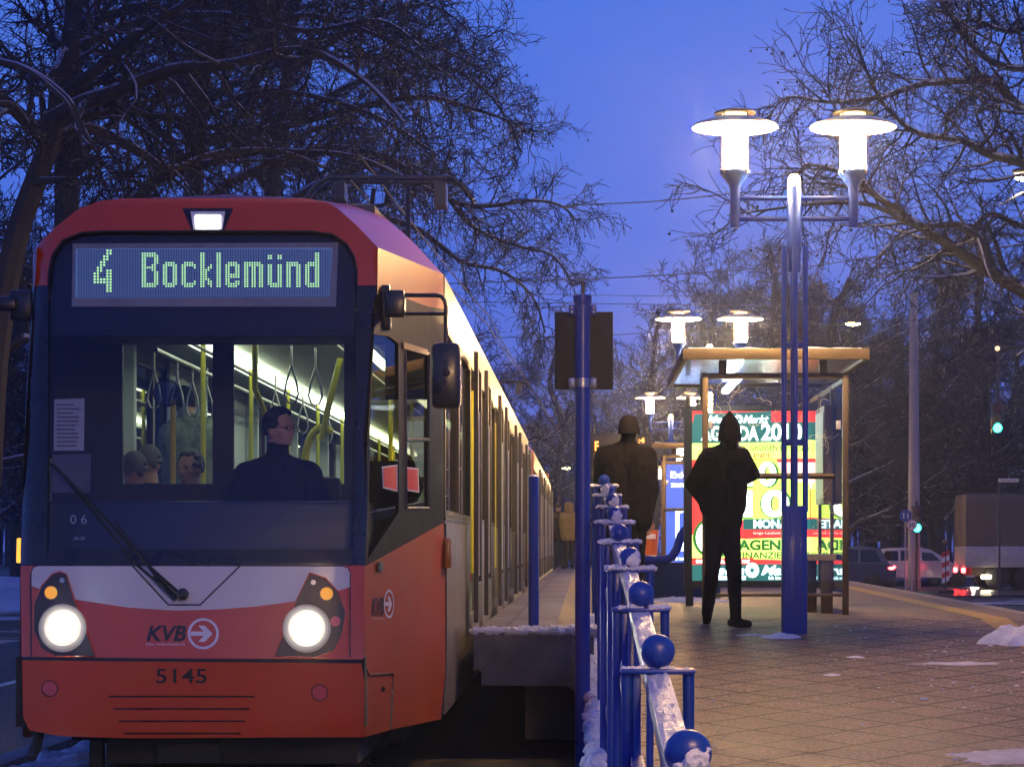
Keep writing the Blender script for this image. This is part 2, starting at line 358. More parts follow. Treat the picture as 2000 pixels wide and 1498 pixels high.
# notices inside the windscreen
PAP = mat('paper', (.42, .40, .36), .6, var=.15, vs=20)
for poly in ([(106, 780), (165, 778), (164, 880), (105, 880)], [(103, 888), (178, 886), (176, 962), (101, 962)]):
    o = fpatch('notice', poly, PAP if poly[0][1] < 800 else mat('dim_paper', (.10, .09, .09), .6, var=.2), tram, -.03, -.034, cx=2, cy=2)
    mb = MB(); 
    for k in range(11 if poly[0][1] < 800 else 5):
        y = poly[0][1]+9+k*8; x1 = poly[1][0]-8-random.Random(k).random()*14
        mb.add([front_px(poly[0][0]+5, y, -.028), front_px(x1, y, -.028), front_px(x1, y+3, -.028), front_px(poly[0][0]+5, y+3, -.028)], [(0, 1, 2, 3)])
    mb.build('print', mat('grey_print', (.12, .11, .11), .6), o, smooth=False)
px_text('run_number', '0 6', 137, 1005, 170, 1023, mat('grey_lettering', (.35, .36, .38), .5), tram, -.03, .01)
px_text('plate_print', '3/3', 142, 1048, 166, 1054, mat('grey_lettering', (.3, .3, .3), .5), tram, -.03, .03, .3)
# right cab side
cs = fpatch('cab_side', [(738, 484), (866, 536), (867, 604), (836, 599), (790, 582), (737, 567)], RED_LIT, tram, 0, -.04, side_px, 6, 5)
lowp = [(711, 1107), (866, 1021), (870, 1100), (870, 1312), (861, 1404), (765, 1424), (712, 1439), (711, 1300)]
cl = fpatch('cab_lower_side', lowp, RED_LIT, tram, 0, -.04, side_px, 8, 10)
px_line('flap_seam', [(709, 1293), (721, 1318), (768, 1315), (763, 1424)], .006, BLACK, cl, .002, side_px)
px_line('body_seam', [(870, 1022), (871, 1100), (871, 1312), (862, 1404)], .005, BLACK, cl, .002, side_px)
fpatch('handle', [(738, 1098), (748, 1096), (749, 1114), (739, 1116)], BLACK, cl, .012, 0, side_px, 2, 2)
fpatch('lock', disc2d(749, 1345, 3.5, 10, 5), BLACK, cl, .004, 0, side_px, 2, 2)
emblem(cl, side_px, 760, 1179, 10, 28, (726, 1167, 750, 1202), .003)
px_text('operator_name', 'Kölner Verkehrs-Betriebe AG', 726, 1205, 751, 1209, WINK, cl, .003, fn=side_px)
CABK = mat('cab_side_dark', (.030, .024, .022), .45, var=.25, vs=3, spec=.08)
mb = MB()
for poly in ([(737, 567), (790, 582), (836, 599), (867, 604), (867, 692), (837, 692), (791, 679), (778, 671), (760, 657), (730, 653), (733, 600)],
             [(733, 600), (730, 653), (723, 800), (719, 1090), (711, 1107), (718, 850)], [(778, 671), (791, 679), (793, 992), (779, 1000)],
             [(837, 692), (867, 692), (866, 1021), (837, 992)], [(719, 1090), (779, 1000), (793, 992), (837, 992), (866, 1021), (711, 1107)]):
    patch(mb, poly, side_px, 0, -.04, 5, 8)
cw = mb.build('cab_window_surround', CABK, tram)
fpatch('quarter_window', [(730, 653), (760, 657), (778, 671), (779, 1000), (719, 1090), (723, 800)], SIDEG, tram, -.012, 0, side_px, 4, 6, True)
dw = fpatch('driver_window', [(791, 679), (837, 692), (837, 992), (793, 992)], glass('tinted_glass', (.16, .14, .12), 1.6), tram, -.012, 0, side_px, 4, 6, True)
px_line('window_frame', [(791, 679), (837, 692), (837, 992), (793, 992), (791, 679)], .010, DKG, dw, .0, side_px)
px_line('window_rail', [(793, 860), (837, 858)], .012, DKG, dw, .0, side_px)
fpatch('roof_lip', [(789, 668), (836, 683), (836, 694), (789, 681)], mat('tan_trim', (.30, .18, .08), .5), cw, .012, 0, side_px, 2, 2)
REDS = emit('red_sticker', (.9, .02, .02), .35); 
for poly in ([(746, 911), (777, 907), (777, 960), (748, 953)], [(793, 912), (817, 914), (819, 962), (795, 958)]):
    o = fpatch('flag_sticker', poly, WINK, tram, -.006, -.012, side_px, 2, 2)
    cx_ = sum(p[0] for p in poly)/4; cy_ = sum(p[1] for p in poly)/4
    fpatch('flag_field', [(cx_+(x-cx_)*.86, cy_+(y-cy_)*.88) for x, y in poly], mat('flag_red', (.75, .02, .02), .5), o, -.004, -.008, side_px, 2, 2)
# mirrors
mb = MB()
for a, b, r in (((742, 556), (760, 640), 0), ):
    pass
def pbox(mb, x0, y0, x1, y1, Y, d, r=.02):
    a = P(x0, y1, Y); b = P(x1, y0, Y); mb.bbox((a.x, Y, a.z), (b.x, Y+d, b.z), r)
mb = MB(); pbox(mb, 737, 556, 762, 642, 13.86, .12, .015); pbox(mb, 752, 566, 790, 618, 13.78, .10, .015)
mb.tube([P(x, y, 13.83) for x, y in ((780, 577), (850, 577), (862, 579), (869, 588), (871, 600), (871, 690))], .013, 10)
mb.tube([P(x, y, 13.83) for x, y in ((780, 613), (868, 613))], .011, 10)
arm = mb.build('mirror_arm', BLACK, tram)
mb = MB(); pbox(mb, 842, 668, 899, 797, 13.78, .13, .035); mh = mb.build('mirror', BLACK, tram)
MB().ball(P(872, 728, 13.77), .022, 12, 8).tube([P(871, 690, 13.79), P(871, 726, 13.78)], .012, 8).build('mount', DKG, mh)
mb = MB(); pbox(mb, 18, 566, 62, 626, 13.84, .12, .015); pbox(mb, -30, 578, 30, 606, 13.8, .1, .02); pbox(mb, -90, 560, -30, 700, 13.8, .12, .03)
mb.build('mirror', BLACK, tram)
# left cab side (mirror image of the right one, simple)
def mirx(p): return Vector((2*XC-p.x, p.y, p.z))
def side_l(px, py, off=0): return mirx(side_px(px, py, off))
fpatch('cab_side', [(738, 484), (866, 536), (867, 604), (836, 599), (790, 582), (737, 567)], RED_LIT, tram, 0, -.04, side_l, 6, 5)
fpatch('cab_lower_side', lowp, RED_LIT, tram, 0, -.04, side_l, 8, 10)
fpatch('cab_window_surround', [(737, 567), (790, 582), (836, 599), (867, 604), (866, 1021), (711, 1107), (718, 850)], CABK, tram, 0, -.04, side_l, 5, 8)
MB().tube([front_px(41, 1052, .0)+Vector((-.02, .05, 0)), front_px(40, 1098, .0)+Vector((-.02, .05, 0))], .016, 8).build('side_marker', emit('amber_glow', (1, .45, .05), .8), tram)
p = side_px(868, 1080); MB().bbox((p.x-.0, p.y-.03, p.z-.10), (p.x+.045, p.y+.06, p.z+.10), .012).build('side_indicator', mat('amber_plastic', (.42, .16, .02), .25), tram)
# roof cap
FH = [(1.03, 3.316), (.896, 3.45), (.786, 3.548), (.725, 3.585), (.605, 3.607), (.35, 3.613), (0, 3.615)]
BH = [(1.325, 3.34), (1.132, 3.55), (1.036, 3.64), (.94, 3.72), (.83, 3.77), (.60, 3.81), (0, 3.82)]
def full(h): return h+[(-x, z) for x, z in h[-2::-1]]
A = [front(x, z, -.0) for x, z in full(FH)]; B = [Vector((XC+x, Y2, z)) for x, z in full(BH)]
mb = MB(); k = 6; prev = A
for i in range(1, k+1):
    t = i/k; cur = [a.lerp(b, t)+Vector((0, 0, .05*math.sin(t*math.pi)*(1-abs(a.x-XC)/1.05))) for a, b in zip(A, B)]
    mb.bridge(prev, cur, False); prev = cur
mb.build('roof_cap', RED, tram)
# passenger body
def side_wall(parent, sgn, ya, yb, doors, opened):
    xs = XC+sgn*HW; xi = xs-sgn*.05; lo, hi = min(xs, xi), max(xs, xi)
    cuts = [ya]; 
    for c in doors: cuts += [c-.65, c+.65]
    cuts.append(yb)
    frames = []
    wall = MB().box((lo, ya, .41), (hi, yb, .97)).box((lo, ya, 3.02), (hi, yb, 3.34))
    for a, b in zip(cuts[::2], cuts[1::2]):
        if b-a < .1: continue
        wall.box((lo, a, .97), (hi, b, 1.74))
        n = max(1, round((b-a)/1.6)); s_ = (b-a)/n
        for i in range(n):
            l3, h3 = lo-.004, hi+.004; y0, y1 = a+i*s_, a+(i+1)*s_
            w0 = MB().box((l3, y0, 1.74), (h3, y0+.07, 3.02)).box((l3, y1-.07, 1.74), (h3, y1, 3.02)).box((l3, y0+.07, 1.74), (h3, y1-.07, 1.78)).box((l3, y0+.07, 2.98), (h3, y1-.07, 3.02)).build('window', DBRONZE, parent)
            MB().box((xs-sgn*.022-.004, y0+.07, 1.78), (xs-sgn*.022+.004, y1-.07, 2.98)).build('pane', SIDEG, w0, smooth=False)
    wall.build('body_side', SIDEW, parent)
    MB().box((min(xs-sgn*.02, xs+sgn*.006), ya, 1.71), (max(xs-sgn*.02, xs+sgn*.006), yb if not doors else doors[0]-.66, 1.735)).build('waist_strip', DKG, parent)
    for c in doors:
        for q in (-1, 1):
            y0, y1 = (c-1.32, c-.64) if q < 0 else (c+.64, c+1.32)
            if not opened: y0, y1 = (c-.64, c-.01) if q < 0 else (c+.01, c+.64)
            o_ = .06 if opened else -.02; xa = xs+sgn*o_; xb = xa+sgn*.036; l2, h2 = min(xa, xb), max(xa, xb)
            f = MB().box((l2, y0, .93), (h2, y0+.075, 3.08)).box((l2, y1-.075, .93), (h2, y1, 3.08)).box((l2, y0+.075, .93), (h2, y1-.075, 1.25)).box((l2, y0+.075, 2.95), (h2, y1-.075, 3.08))
            d = f.build('door', DKG, parent, bevel=.006)
            MB().box(((l2+h2)/2-.006, y0+.075, 1.25), ((l2+h2)/2+.006, y1-.075, 2.95)).build('door_glass', SIDEG, d, smooth=False)
            MB().box((l2-.01, y0, .84), (h2+.006, y0+.05, .93)).tube([(h2 if sgn > 0 else l2, y0+.06, 1.3), (h2 if sgn > 0 else l2, y0+.06, 2.6)], .012, 6).build('door_guide', STEEL, d)
            if opened: MB().tube([(xi+sgn*.0, y1 if q < 0 else y0, 1.3), (xi, y1 if q < 0 else y0, 2.9)], .018, 8).build('door_handrail', YEL, d)
def body(parent, ya, yb, doors):
    side_wall(parent, 1, ya, yb, doors, True); side_wall(parent, -1, ya, yb, doors, False)
    B1 = [Vector((XC+x, ya, z)) for x, z in full(BH)]; B2 = [Vector((XC+x, yb, z)) for x, z in full(BH)]
    MB().bridge(B1, B2, False).build('roof', mat('roof_grey', (.14, .12, .11), .7, var=.15, spec=.08), parent)
    MB().box((XC-1.2, ya, .86), (XC+1.2, yb, .94)).build('floor', DKG, parent)
    MB().box((XC-1.27, ya, 3.12), (XC+1.27, yb, 3.16)).build('ceiling', CEIL, parent)
    for k in range(int((yb-ya)/3.2)):
        y = ya+.8+k*3.2; MB().bbox((XC-.8, y, 3.83), (XC+.8, y+2.2, 3.95), .05).build('roof_box', mat('roof_grey', (.4, .37, .34), .5), parent)
    MB().box((XC-1.05, ya, .22), (XC+1.05, yb, .85)).build('undercarriage', UNDER, parent)
D1 = [19.6, 24.9, 30.6, 36.2]
body(tram, Y2, 39.4, D1)
# interior of the saloon
LSTR = emit('strip_light', (.88, 1, .66), 3.6)
for q in (-1, 1):
    m_ = MB()
    for k in range(17):
        y = 16.0+k*1.35; m_.box((XC+q*.57-.04, y, 3.05), (XC+q*.57+.04, y+1.15, 3.10))
    o = m_.build('strip_light', LSTR, tram, smooth=False)
    MB().tube([(XC+q*.68, 15.8, 2.88), (XC+q*.68, 39, 2.88)], .017, 8).tube([(XC+q*.5, 15.8, 2.96), (XC+q*.5, 39, 2.96)], .012, 8).box((XC+q*.70-.03, 15.8, 3.02), (XC+q*.70+.03, 39, 3.11)).build('ceiling_rail', STEEL, tram)
    for k in range(9):
        y = 17.3+k*2.5; MB().tube([(XC+q*.6, y, .94), (XC+q*.6, y, 3.1)], .02, 10).build('grab_pole', YEL, tram)
    mi = MB(); mi.box((XC+q*1.27-.02, 15.4, .95), (XC+q*1.27+.005, 15.5, 3.1))
    for k in range(7):
        y = 16.2+k*3.3
        if q < 0: mi.box((XC-1.268, y, .95), (XC-1.245, y+1.1, 3.1)); mi.box((XC-1.24, y+1.1, .95), (XC-1.12, y+1.2, 3.1))
    mi.build('interior_panels', INT, tram, smooth=False)
for i, (x, y) in enumerate(((-.95, 17.2), (-.9, 17.9), (-.85, 18.3), (-.8, 18.7), (.15, 16.6), (.3, 16.8), (-.35, 19.5), (-.3, 21), (-.3, 23))):
    pts = []
    for k in range(17):
        a = k/16*2*math.pi; pts.append((XC+x+.045*math.sin(a)*(1 if a < math.pi else 1), y, 2.70-.11*math.cos(a) if abs(math.cos(a)) < 2 else 0))
    pts = [(XC+x, y, 2.98), (XC+x, y, 2.84), (XC+x+.035, y, 2.72), (XC+x+.05, y, 2.63), (XC+x+.03, y, 2.575), (XC+x, y, 2.56), (XC+x-.03, y, 2.575), (XC+x-.05, y, 2.63), (XC+x-.035, y, 2.72), (XC+x, y, 2.84)]
    MB().tube(pts, .008, 6).build('hanging_strap', STEEL, tram)
MB().tube([(XC-.07, 16.3, 3.1), (XC-.07, 16.3, 2.65), (XC-.0, 16.4, 2.45)], .022, 10).build('grab_pole', YEL, tram)
MB().tube([P(665, 700, 16.6), P(640, 800, 16.6), P(628, 860, 16.6)], .024, 10).build('grab_pole', YEL, tram)
MB().tube([P(338, 780, 15.6), P(338, 950, 15.6)], .02, 10).build('grab_pole', YEL, tram)
mb = MB()
for y in (17.2, 18.1, 19.0, 21, 22, 23):
    for x in (-.95, -.5, .62):
        mb.bbox((XC+x-.2, y, 1.35), (XC+x+.2, y+.5, 1.43), .03); mb.bbox((XC+x-.2, y+.44, 1.4), (XC+x+.2, y+.52, 1.98), .03); mb.box((XC+x-.05, y+.2, .95), (XC+x+.05, y+.3, 1.36))
mb.build('seats', mat('seat_fabric', (.03, .05, .12), .8), tram)
arc = [P(600+34*math.cos(a)+30, 870-78*math.sin(a)*.9+35, 17.1) for a in [R(x) for x in range(60, 200, 12)]]
MB().tube(arc, .03, 8).build('seat_grip', YEL, tram)
# cab interior
pw = MB()
def pp(x0, y0, x1, y1, Y=15.25, d=.04): a = P(x0, y1, Y); b = P(x1, y0, Y); pw.box((a.x, Y, a.z), (b.x, Y+d, b.z))
XL, XR = CX+(XC-1.28)*FPX/15.25, CX+(XC+1.28)*FPX/15.25
ztop, zbot = CY-(3.1-EYE)*FPX/15.25, CY-(.9-EYE)*FPX/15.25
pp(XL, ztop, XR, 656); pp(XL, 656, 239, 945); pp(415, 656, 456, 945); pp(672, 656, 714, 945); pp(XL, 945, 714, zbot); pp(752, 656, XR, 780); pp(714, 900, XR, zbot)
pw.build('cab_partition', INTD, tram, smooth=False)
a = P(110, 1060, 13.5); b = P(700, 978, 13.5)
MB().bbox((XC-.98, 13.45, .9), (XC+.98, 14.1, b.z), .03).build('dashboard', mat('dash_sky_tint', (.016, .022, .05), .45), tram)  # dashboard tinted blue in place of the sky reflected in the windscreen
MB().bbox((XC-.95, 13.95, 2.86), (XC+.95, 15.2, 2.95), .02).build('cab_ceiling', INTD, tram)
MB().box((XC-1.0, 13.2, .5), (XC+1.0, 15.4, .9)).build('cab_floor', UNDER, tram)
mb = MB(); mb.tube([P(97, 895, 13.5), P(97, 1020, 13.5)], .012, 8); mb.build('cab_handrail', mat('dim_yellow', (.35, .27, .03), .4), tram)
mb = MB(); mb.tube([P(326, 768, 14.9)+Vector((.085*math.cos(t), 0, .085*math.sin(t))) for t in [k*math.pi/8 for k in range(17)]], .006, 6).build('cab_mirror_rim', BLACK, tram)
fpatch('cab_mirror', disc2d(0, 0, .08, 20), glass('smoky_glass', (.35, .38, .5), 1.5), tram, 0, 0, lambda x, y, o: P(326, 768, 14.9)+Vector((x, 0, y)), 2, 2, True)
mb = MB(); mb.bbox((XC+.45-.25, 14.75, 1.2), (XC+.45+.25, 14.85, 1.98), .04); mb.bbox((XC+.2, 14.35, 1.15), (XC+.7, 14.85, 1.27), .04); mb.box((XC+.4, 14.5, .9), (XC+.5, 14.65, 1.16)); mb.build('driver_seat', RUB, tram)
# below the bumper
mb = MB(); mb.box((XC-.5, 13.3, .28), (XC+.95, 15.6, .5)); mb.box((XC-.9, 14.2, .34), (XC-.5, 15.6, .5)); mb.box((XC-.18, 13.15, .3), (XC+.18, 13.6, .5)); mb.box((XC-.62, 13.4, .18), (XC-.55, 13.5, .4))
for y in (16.2, 18.0):
    for q in (-1, 1): MB().lathe([(0, -.06), (.33, -.06), (.36, -.05), (.36, .05), (.33, .06), (0, .06)], (XC+q*.72, y, .36), 24, Matrix.Rotation(R(90), 3, 'Y')).build('wheel', UNDER, tram)
mb.build('front_bogie', UNDER, tram)
MB().tube([P(76, 1432, 13.2), P(70, 1455, 13.15), P(60, 1482, 13.1)], [.03, .034, .028], 8).build('rail_guard', RUB, tram)
# rear cab of the first unit and the whole second unit
def end_cab(parent, ya, yb):
    prev = None; mb = MB()
    H = [(1.325, .42), (1.325, 1.7), (1.325, 3.34)]+BH[1:]
    for t in (0, .35, .7, 1):
        s_ = 1-.22*t; lean = lambda z: 0
        cur = [Vector((XC+x*s_, ya+(yb-ya)*t*(1-.08*(z > 2)*t), z if z < 3.2 else 3.2+(z-3.2)*(1-.5*t))) for x, z in H+[(-x, z) for x, z in H[-2::-1]]]
        if prev: mb.bridge(prev, cur, False)
        prev = cur
    mb.add(prev, [tuple(range(len(prev)))]); return mb.build('cab', RED, parent)
end_cab(tram, 39.4, 41.2)
def make_pantograph(parent, y):
    mb = MB(); z0 = 3.9
    mb.tube([(XC-.35, y+1.2, z0), (XC-.25, y-.55, 4.85), (XC-.2, y+.05, 5.72)], .03, 8); mb.tube([(XC+.35, y+1.2, z0), (XC+.25, y-.55, 4.85), (XC+.2, y+.05, 5.72)], .03, 8)
    mb.tube([(XC-.3, y-.5, 4.85), (XC+.3, y-.5, 4.85)], .025, 8); mb.box((XC-.6, y+.7, 3.8), (XC+.6, y+1.6, 3.93))
    o = mb.build('pantograph', BLACK, parent)
    for dy in (-.16, .16):
        MB().tube([(XC-.98, y+dy, 5.58), (XC-.86, y+dy, 5.74), (XC-.72, y+dy, 5.83), (XC+.72, y+dy, 5.83), (XC+.86, y+dy, 5.74), (XC+.98, y+dy, 5.58)], .028, 6).build('collector', BLACK, o)
    MB().box((XC-.66, y-.2, 5.58), (XC-.52, y+.2, 5.78)).tube([(XC-.5, y, 5.75), (XC-.4, y+.1, 5.3)], .015, 6).build('spring_box', BLACK, o); MB().box((XC+.52, y-.2, 5.5), (XC+.66, y+.2, 5.78)).build('spring_box', BLACK, o)
    return o
make_pantograph(tram, 27.0)
tram2 = thing('tram', 'second tram unit coupled behind the red one, seen only as a receding flank', 'tram', (XC, 42, 0))
end_cab(tram2, 43.6, 41.8); body(tram2, 43.6, 68, [47.4, 52.7, 58.4, 64.0])
for q in (-1, 1):
    MB().box((XC+q*.57-.055, 44, 3.06), (XC+q*.57+.055, 67.5, 3.115)).build('strip_light', LSTR, tram2, smooth=False)
MB().box((XC-1.25, 68, .5), (XC+1.25, 68.3, 3.7)).build('rear_wall', RED, tram2)
make_pantograph(tram2, 60)
# ------------------------------------------------------------------ ground, road, platform
def grid_sheet(name, xs, ys, zf, m):
    v = [(x if not callable(x) else x(y), y, zf(x if not callable(x) else x(y), y)) for y in ys for x in xs]; n = len(xs)
    f = [(j*n+i, j*n+i+1, (j+1)*n+i+1, (j+1)*n+i) for j in range(len(ys)-1) for i in range(n-1)]
    return struct(MB().add(v, f).build(name, m, smooth=False))
ASPH = mat('wet_asphalt', (.045, .042, .042), .22, var=.35, vs=1.6, bump=.25, bs=90)
VERGE = mat('verge_ground', (.03, .026, .022), .9, var=.2, vs=2, bump=.5, bs=12)
t = VERGE.node_tree; r_ = [n for n in t.nodes if n.type == 'VALTORGB'][0]; n_ = [n for n in t.nodes if n.type == 'TEX_NOISE'][0]
n_.inputs['Scale'].default_value = .35; r_.color_ramp.elements[0].position = .52; r_.color_ramp.elements[1].position = .60; r_.color_ramp.elements[1].color = (.55, .57, .62, 1)
grid_sheet('ground', (-400, 400), (-60, 700), lambda x, y: -.03, VERGE)
grid_sheet('road', (-9.2, -3.95), (-40, 300), lambda x, y: 0, ASPH)
KX = lambda y: 3.55+.0333*y
grid_sheet('road', (KX, lambda y: 10.2), (-40, 72), lambda x, y: 0.004, ASPH)
grid_sheet('road', (-3, 120), (72, 100), lambda x, y: 0.008, ASPH)
TRK = mat('track_bed', (.018, .016, .015), .9, var=.4, vs=7, bump=.8, bs=20)
grid_sheet('track_bed', (-3.75, .02), (-40, 72), lambda x, y: .012, TRK)
PAINT = mat('road_paint', (.6, .6, .57), .6, var=.3, vs=4)
mb = MB(); mb.box((-6.5, -10, .002), (-6.36, 60, .005))
for k in range(14): mb.box((9-.06+.02*k, 20+4*k, .006), (9+.06+.02*k, 22+4*k, .010))
for k in range(9): mb.box((6+4*k, 85.9, .010), (8+4*k, 86.05, .013))
struct(mb.build('road_markings', PAINT, smooth=False))
rng = random.Random(5)
mb = MB(); 
for k in range(60): mb.bbox((-3.97, -5+k*1.0, -.02), (-3.77, -4.015+k*1.0, .12), .015)
o = struct(mb.build('kerb', mat('kerb_stone', (.34, .31, .26), .8, var=.3, vs=5, bump=.6, bs=30)))
mb = MB()
for x in (XC-.72, XC+.72): mb.box((x-.035, -20, .02), (x+.035, 72, .15))
struct(mb.build('rails', mat('rail_steel', (.30, .29, .28), .3, metal=.9, var=.2)))
def noise_sheet(mb, x0, x1, y0, y1, z0, h, nx, ny, seed, edge=.25):
    from mathutils import noise
    v = []
    for j in range(ny+1):
        for i in range(nx+1):
            u, q = i/nx, j/ny; x = x0+(x1-x0)*u; y = y0+(y1-y0)*q
            n = noise.fractal(Vector((x*3.1+seed, y*3.1, seed)), 1, 2, 4)
            e = min(1, min(u, 1-u, q, 1-q)/edge); z = (z0(x, y) if callable(z0) else z0)
            v.append((x, y, z+h*e*(.55+.6*n)-.012*(1-e)))
    n = nx+1
    mb.add(v, [(j*n+i, j*n+i+1, (j+1)*n+i+1, (j+1)*n+i) for j in range(ny) for i in range(nx)]); return mb
BSNOW = mat('trampled_snow', (.60, .60, .60), .8, var=.35, vs=8, bump=1., bs=22)
mb = noise_sheet(MB(), -3.76, -2.95, 12, 22, .03, .12, 18, 120, 3, .08); tag(mb.build('snow', BSNOW), kind='stuff')
mb = MB(); noise_sheet(mb, -30, -13.5, 55, 110, .0, .35, 40, 60, 9, .2); tag(mb.build('snow', SNOW), kind='stuff')
# paved ramp and flat pavement
def zr(y): return max(.05, min(.9, .9+.066*(y-20.3)))
PAV = mat('wet_pavers', (.225, .165, .122), .62, var=.30, vs=3.2, bump=.0, spec=.18)
t = PAV.node_tree; b = t.nodes['Principled BSDF']; src = b.inputs['Base Color'].links[0].from_socket
tcn = t.nodes.new('ShaderNodeTexCoord'); mp = t.nodes.new('ShaderNodeMapping'); mp.inputs['Rotation'].default_value = (0, 0, R(47)); t.links.new(tcn.outputs['Object'], mp.inputs[0])
nz = t.nodes.new('ShaderNodeTexNoise'); nz.inputs['Scale'].default_value = 1.1; t.links.new(tcn.outputs['Object'], nz.inputs[0])
vm = t.nodes.new('ShaderNodeVectorMath'); vm.operation = 'MULTIPLY_ADD'; vm.inputs[1].default_value = (.05, .05, 0); t.links.new(nz.outputs['Color'], vm.inputs[0]); t.links.new(mp.outputs[0], vm.inputs[2])
bk = t.nodes.new('ShaderNodeTexBrick'); bk.offset = 0; bk.inputs['Scale'].default_value = 1; bk.inputs['Brick Width'].default_value = .40; bk.inputs['Row Height'].default_value = .40
bk.inputs['Mortar Size'].default_value = .014; bk.inputs['Mortar Smooth'].default_value = .3
bk.inputs['Color1'].default_value = (1, 1, 1, 1); bk.inputs['Color2'].default_value = (.80, .80, .80, 1); bk.inputs['Mortar'].default_value = (.12, .11, .10, 1)
t.links.new(vm.outputs[0], bk.inputs['Vector'])
mx = t.nodes.new('ShaderNodeMixRGB'); mx.blend_type = 'MULTIPLY'; mx.inputs[0].default_value = 1; t.links.new(src, mx.inputs[1]); t.links.new(bk.outputs['Color'], mx.inputs[2])
gr = t.nodes.new('ShaderNodeTexNoise'); gr.inputs['Scale'].default_value = 48; gr.inputs['Detail'].default_value = 3; t.links.new(tcn.outputs['Object'], gr.inputs[0])
gm_ = t.nodes.new('ShaderNodeMapRange'); gm_.inputs[1].default_value = .35; gm_.inputs[2].default_value = .72; gm_.inputs[3].default_value = .45; gm_.inputs[4].default_value = 1.9; t.links.new(gr.outputs['Fac'], gm_.inputs[0])
m2 = t.nodes.new('ShaderNodeMixRGB'); m2.blend_type = 'MULTIPLY'; m2.inputs[0].default_value = 1; t.links.new(mx.outputs[0], m2.inputs[1]); t.links.new(gm_.outputs[0], m2.inputs[2]); t.links.new(m2.outputs[0], b.inputs['Base Color'])
bp = t.nodes.new('ShaderNodeBump'); bp.inputs['Strength'].default_value = .45; bp.inputs['Distance'].default_value = .008
ma = t.nodes.new('ShaderNodeMath'); ma.operation = 'MULTIPLY_ADD'; ma.inputs[1].default_value = .6; t.links.new(gr.outputs['Fac'], ma.inputs[0])
mi_ = t.nodes.new('ShaderNodeMath'); mi_.operation = 'SUBTRACT'; mi_.inputs[0].default_value = 1; t.links.new(bk.outputs['Fac'], mi_.inputs[1]); t.links.new(mi_.outputs[0], ma.inputs[2])
t.links.new(ma.outputs[0], bp.inputs['Height']); t.links.new(bp.outputs[0], b.inputs['Normal'])
YS = (-40, 7.42, 20.3, 44, 71.9)
v = []; f = []
for y in YS:
    z = zr(y); v += [(.06, y, -.02), (.06, y, z), (KX(y)-.16, y, z)]
n = 3
for j in range(len(YS)-1):
    for i in range(2): f.append((j*n+i, j*n+i+1, (j+1)*n+i+1, (j+1)*n+i))
f.append((12, 13, 14))
struct(MB().add(v, f).build('pavement', PAV, smooth=False))
v = []; f = []
for y in YS:
    z = zr(y); k = KX(y); v += [(k-.158, y, z-.1), (k-.158, y, z+.004), (k, y, z+.004), (k, y, -.03)]
for j in range(len(YS)-1):
    for i in range(3): f.append((j*4+i, j*4+i+1, (j+1)*4+i+1, (j+1)*4+i))
struct(MB().add(v, f).build('kerb', CONC, smooth=False))
def strip(name, xf, w, ys, m, dz=.004):
    v = []
    for y in ys: v += [(xf(y), y, zr(y)+dz), (xf(y)+w, y, zr(y)+dz)]
    return struct(MB().add(v, [(2*j, 2*j+1, 2*j+3, 2*j+2) for j in range(len(ys)-1)]).build(name, m, smooth=False))
TACT = mat('yellow_tactile_paving', (.42, .27, .05), .6, var=.35, vs=6, bump=.4, bs=60)
strip('tactile_strip', lambda y: KX(y)-.72, .24, YS[1:], TACT)
# high platform beside the track
PCON = mat('platform_slabs', (.20, .165, .13), .5, var=.25, vs=2, bump=.2, bs=60)
t = PCON.node_tree; b = t.nodes['Principled BSDF']; src = b.inputs['Base Color'].links[0].from_socket
tcn = t.nodes.new('ShaderNodeTexCoord'); bk = t.nodes.new('ShaderNodeTexBrick'); bk.offset = 0; bk.inputs['Scale'].default_value = 1; bk.inputs['Brick Width'].default_value = .6; bk.inputs['Row Height'].default_value = 1.1; bk.inputs['Mortar Size'].default_value = .02
bk.inputs['Color1'].default_value = (1, .95, .9, 1); bk.inputs['Color2'].default_value = (.5, .46, .42, 1); bk.inputs['Mortar'].default_value = (.3, .3, .3, 1); t.links.new(tcn.outputs['Object'], bk.inputs['Vector'])
mx = t.nodes.new('ShaderNodeMixRGB'); mx.blend_type = 'MULTIPLY'; mx.inputs[0].default_value = 1; t.links.new(src, mx.inputs[1]); t.links.new(bk.outputs['Color'], mx.inputs[2]); t.links.new(mx.outputs[0], b.inputs['Base Color'])
MB().add([(-.80, 17.02, .9), (.056, 17.02, .9), (.056, 72, .9), (-.80, 72, .9), (-.80, 17.02, .66), (-.80, 72, .66), (-.5, 17.02, .66), (-.5, 72, .66), (-.5, 72, 0), (-.5, 17.02, 0)],
         [(0, 1, 2, 3), (0, 3, 5, 4), (4, 5, 7, 6), (6, 7, 8, 9)])
mb = MB(); mb.box((-.80, 17.02, .62), (.056, 72, .9)); mb.box((-.45, 18.2, .0), (.056, 72, .62))
struct(mb.build('platform', PCON, smooth=False))
struct(MB().box((-.21, 17.03, .9), (.04, 72, .904)).build('tactile_strip', mat('tan_tactile', (.36, .25, .09), .55, var=.3, vs=9, bump=.6, bs=70), smooth=False))
DIA = mat('tread_plate', (.20, .19, .19), .38, metal=.75, var=.25, vs=5)
t = DIA.node_tree; b = t.nodes['Principled BSDF']; tcn = t.nodes.new('ShaderNodeTexCoord')
hs = []
for ang in (35, -35):
    mp = t.nodes.new('ShaderNodeMapping'); mp.inputs['Rotation'].default_value = (0, R(ang), 0); t.links.new(tcn.outputs['Object'], mp.inputs[0])
    ck = t.nodes.new('ShaderNodeTexWave'); ck.bands_direction = 'X'; ck.inputs['Scale'].default_value = 15; t.links.new(mp.outputs[0], ck.inputs[0]); hs.append(ck)
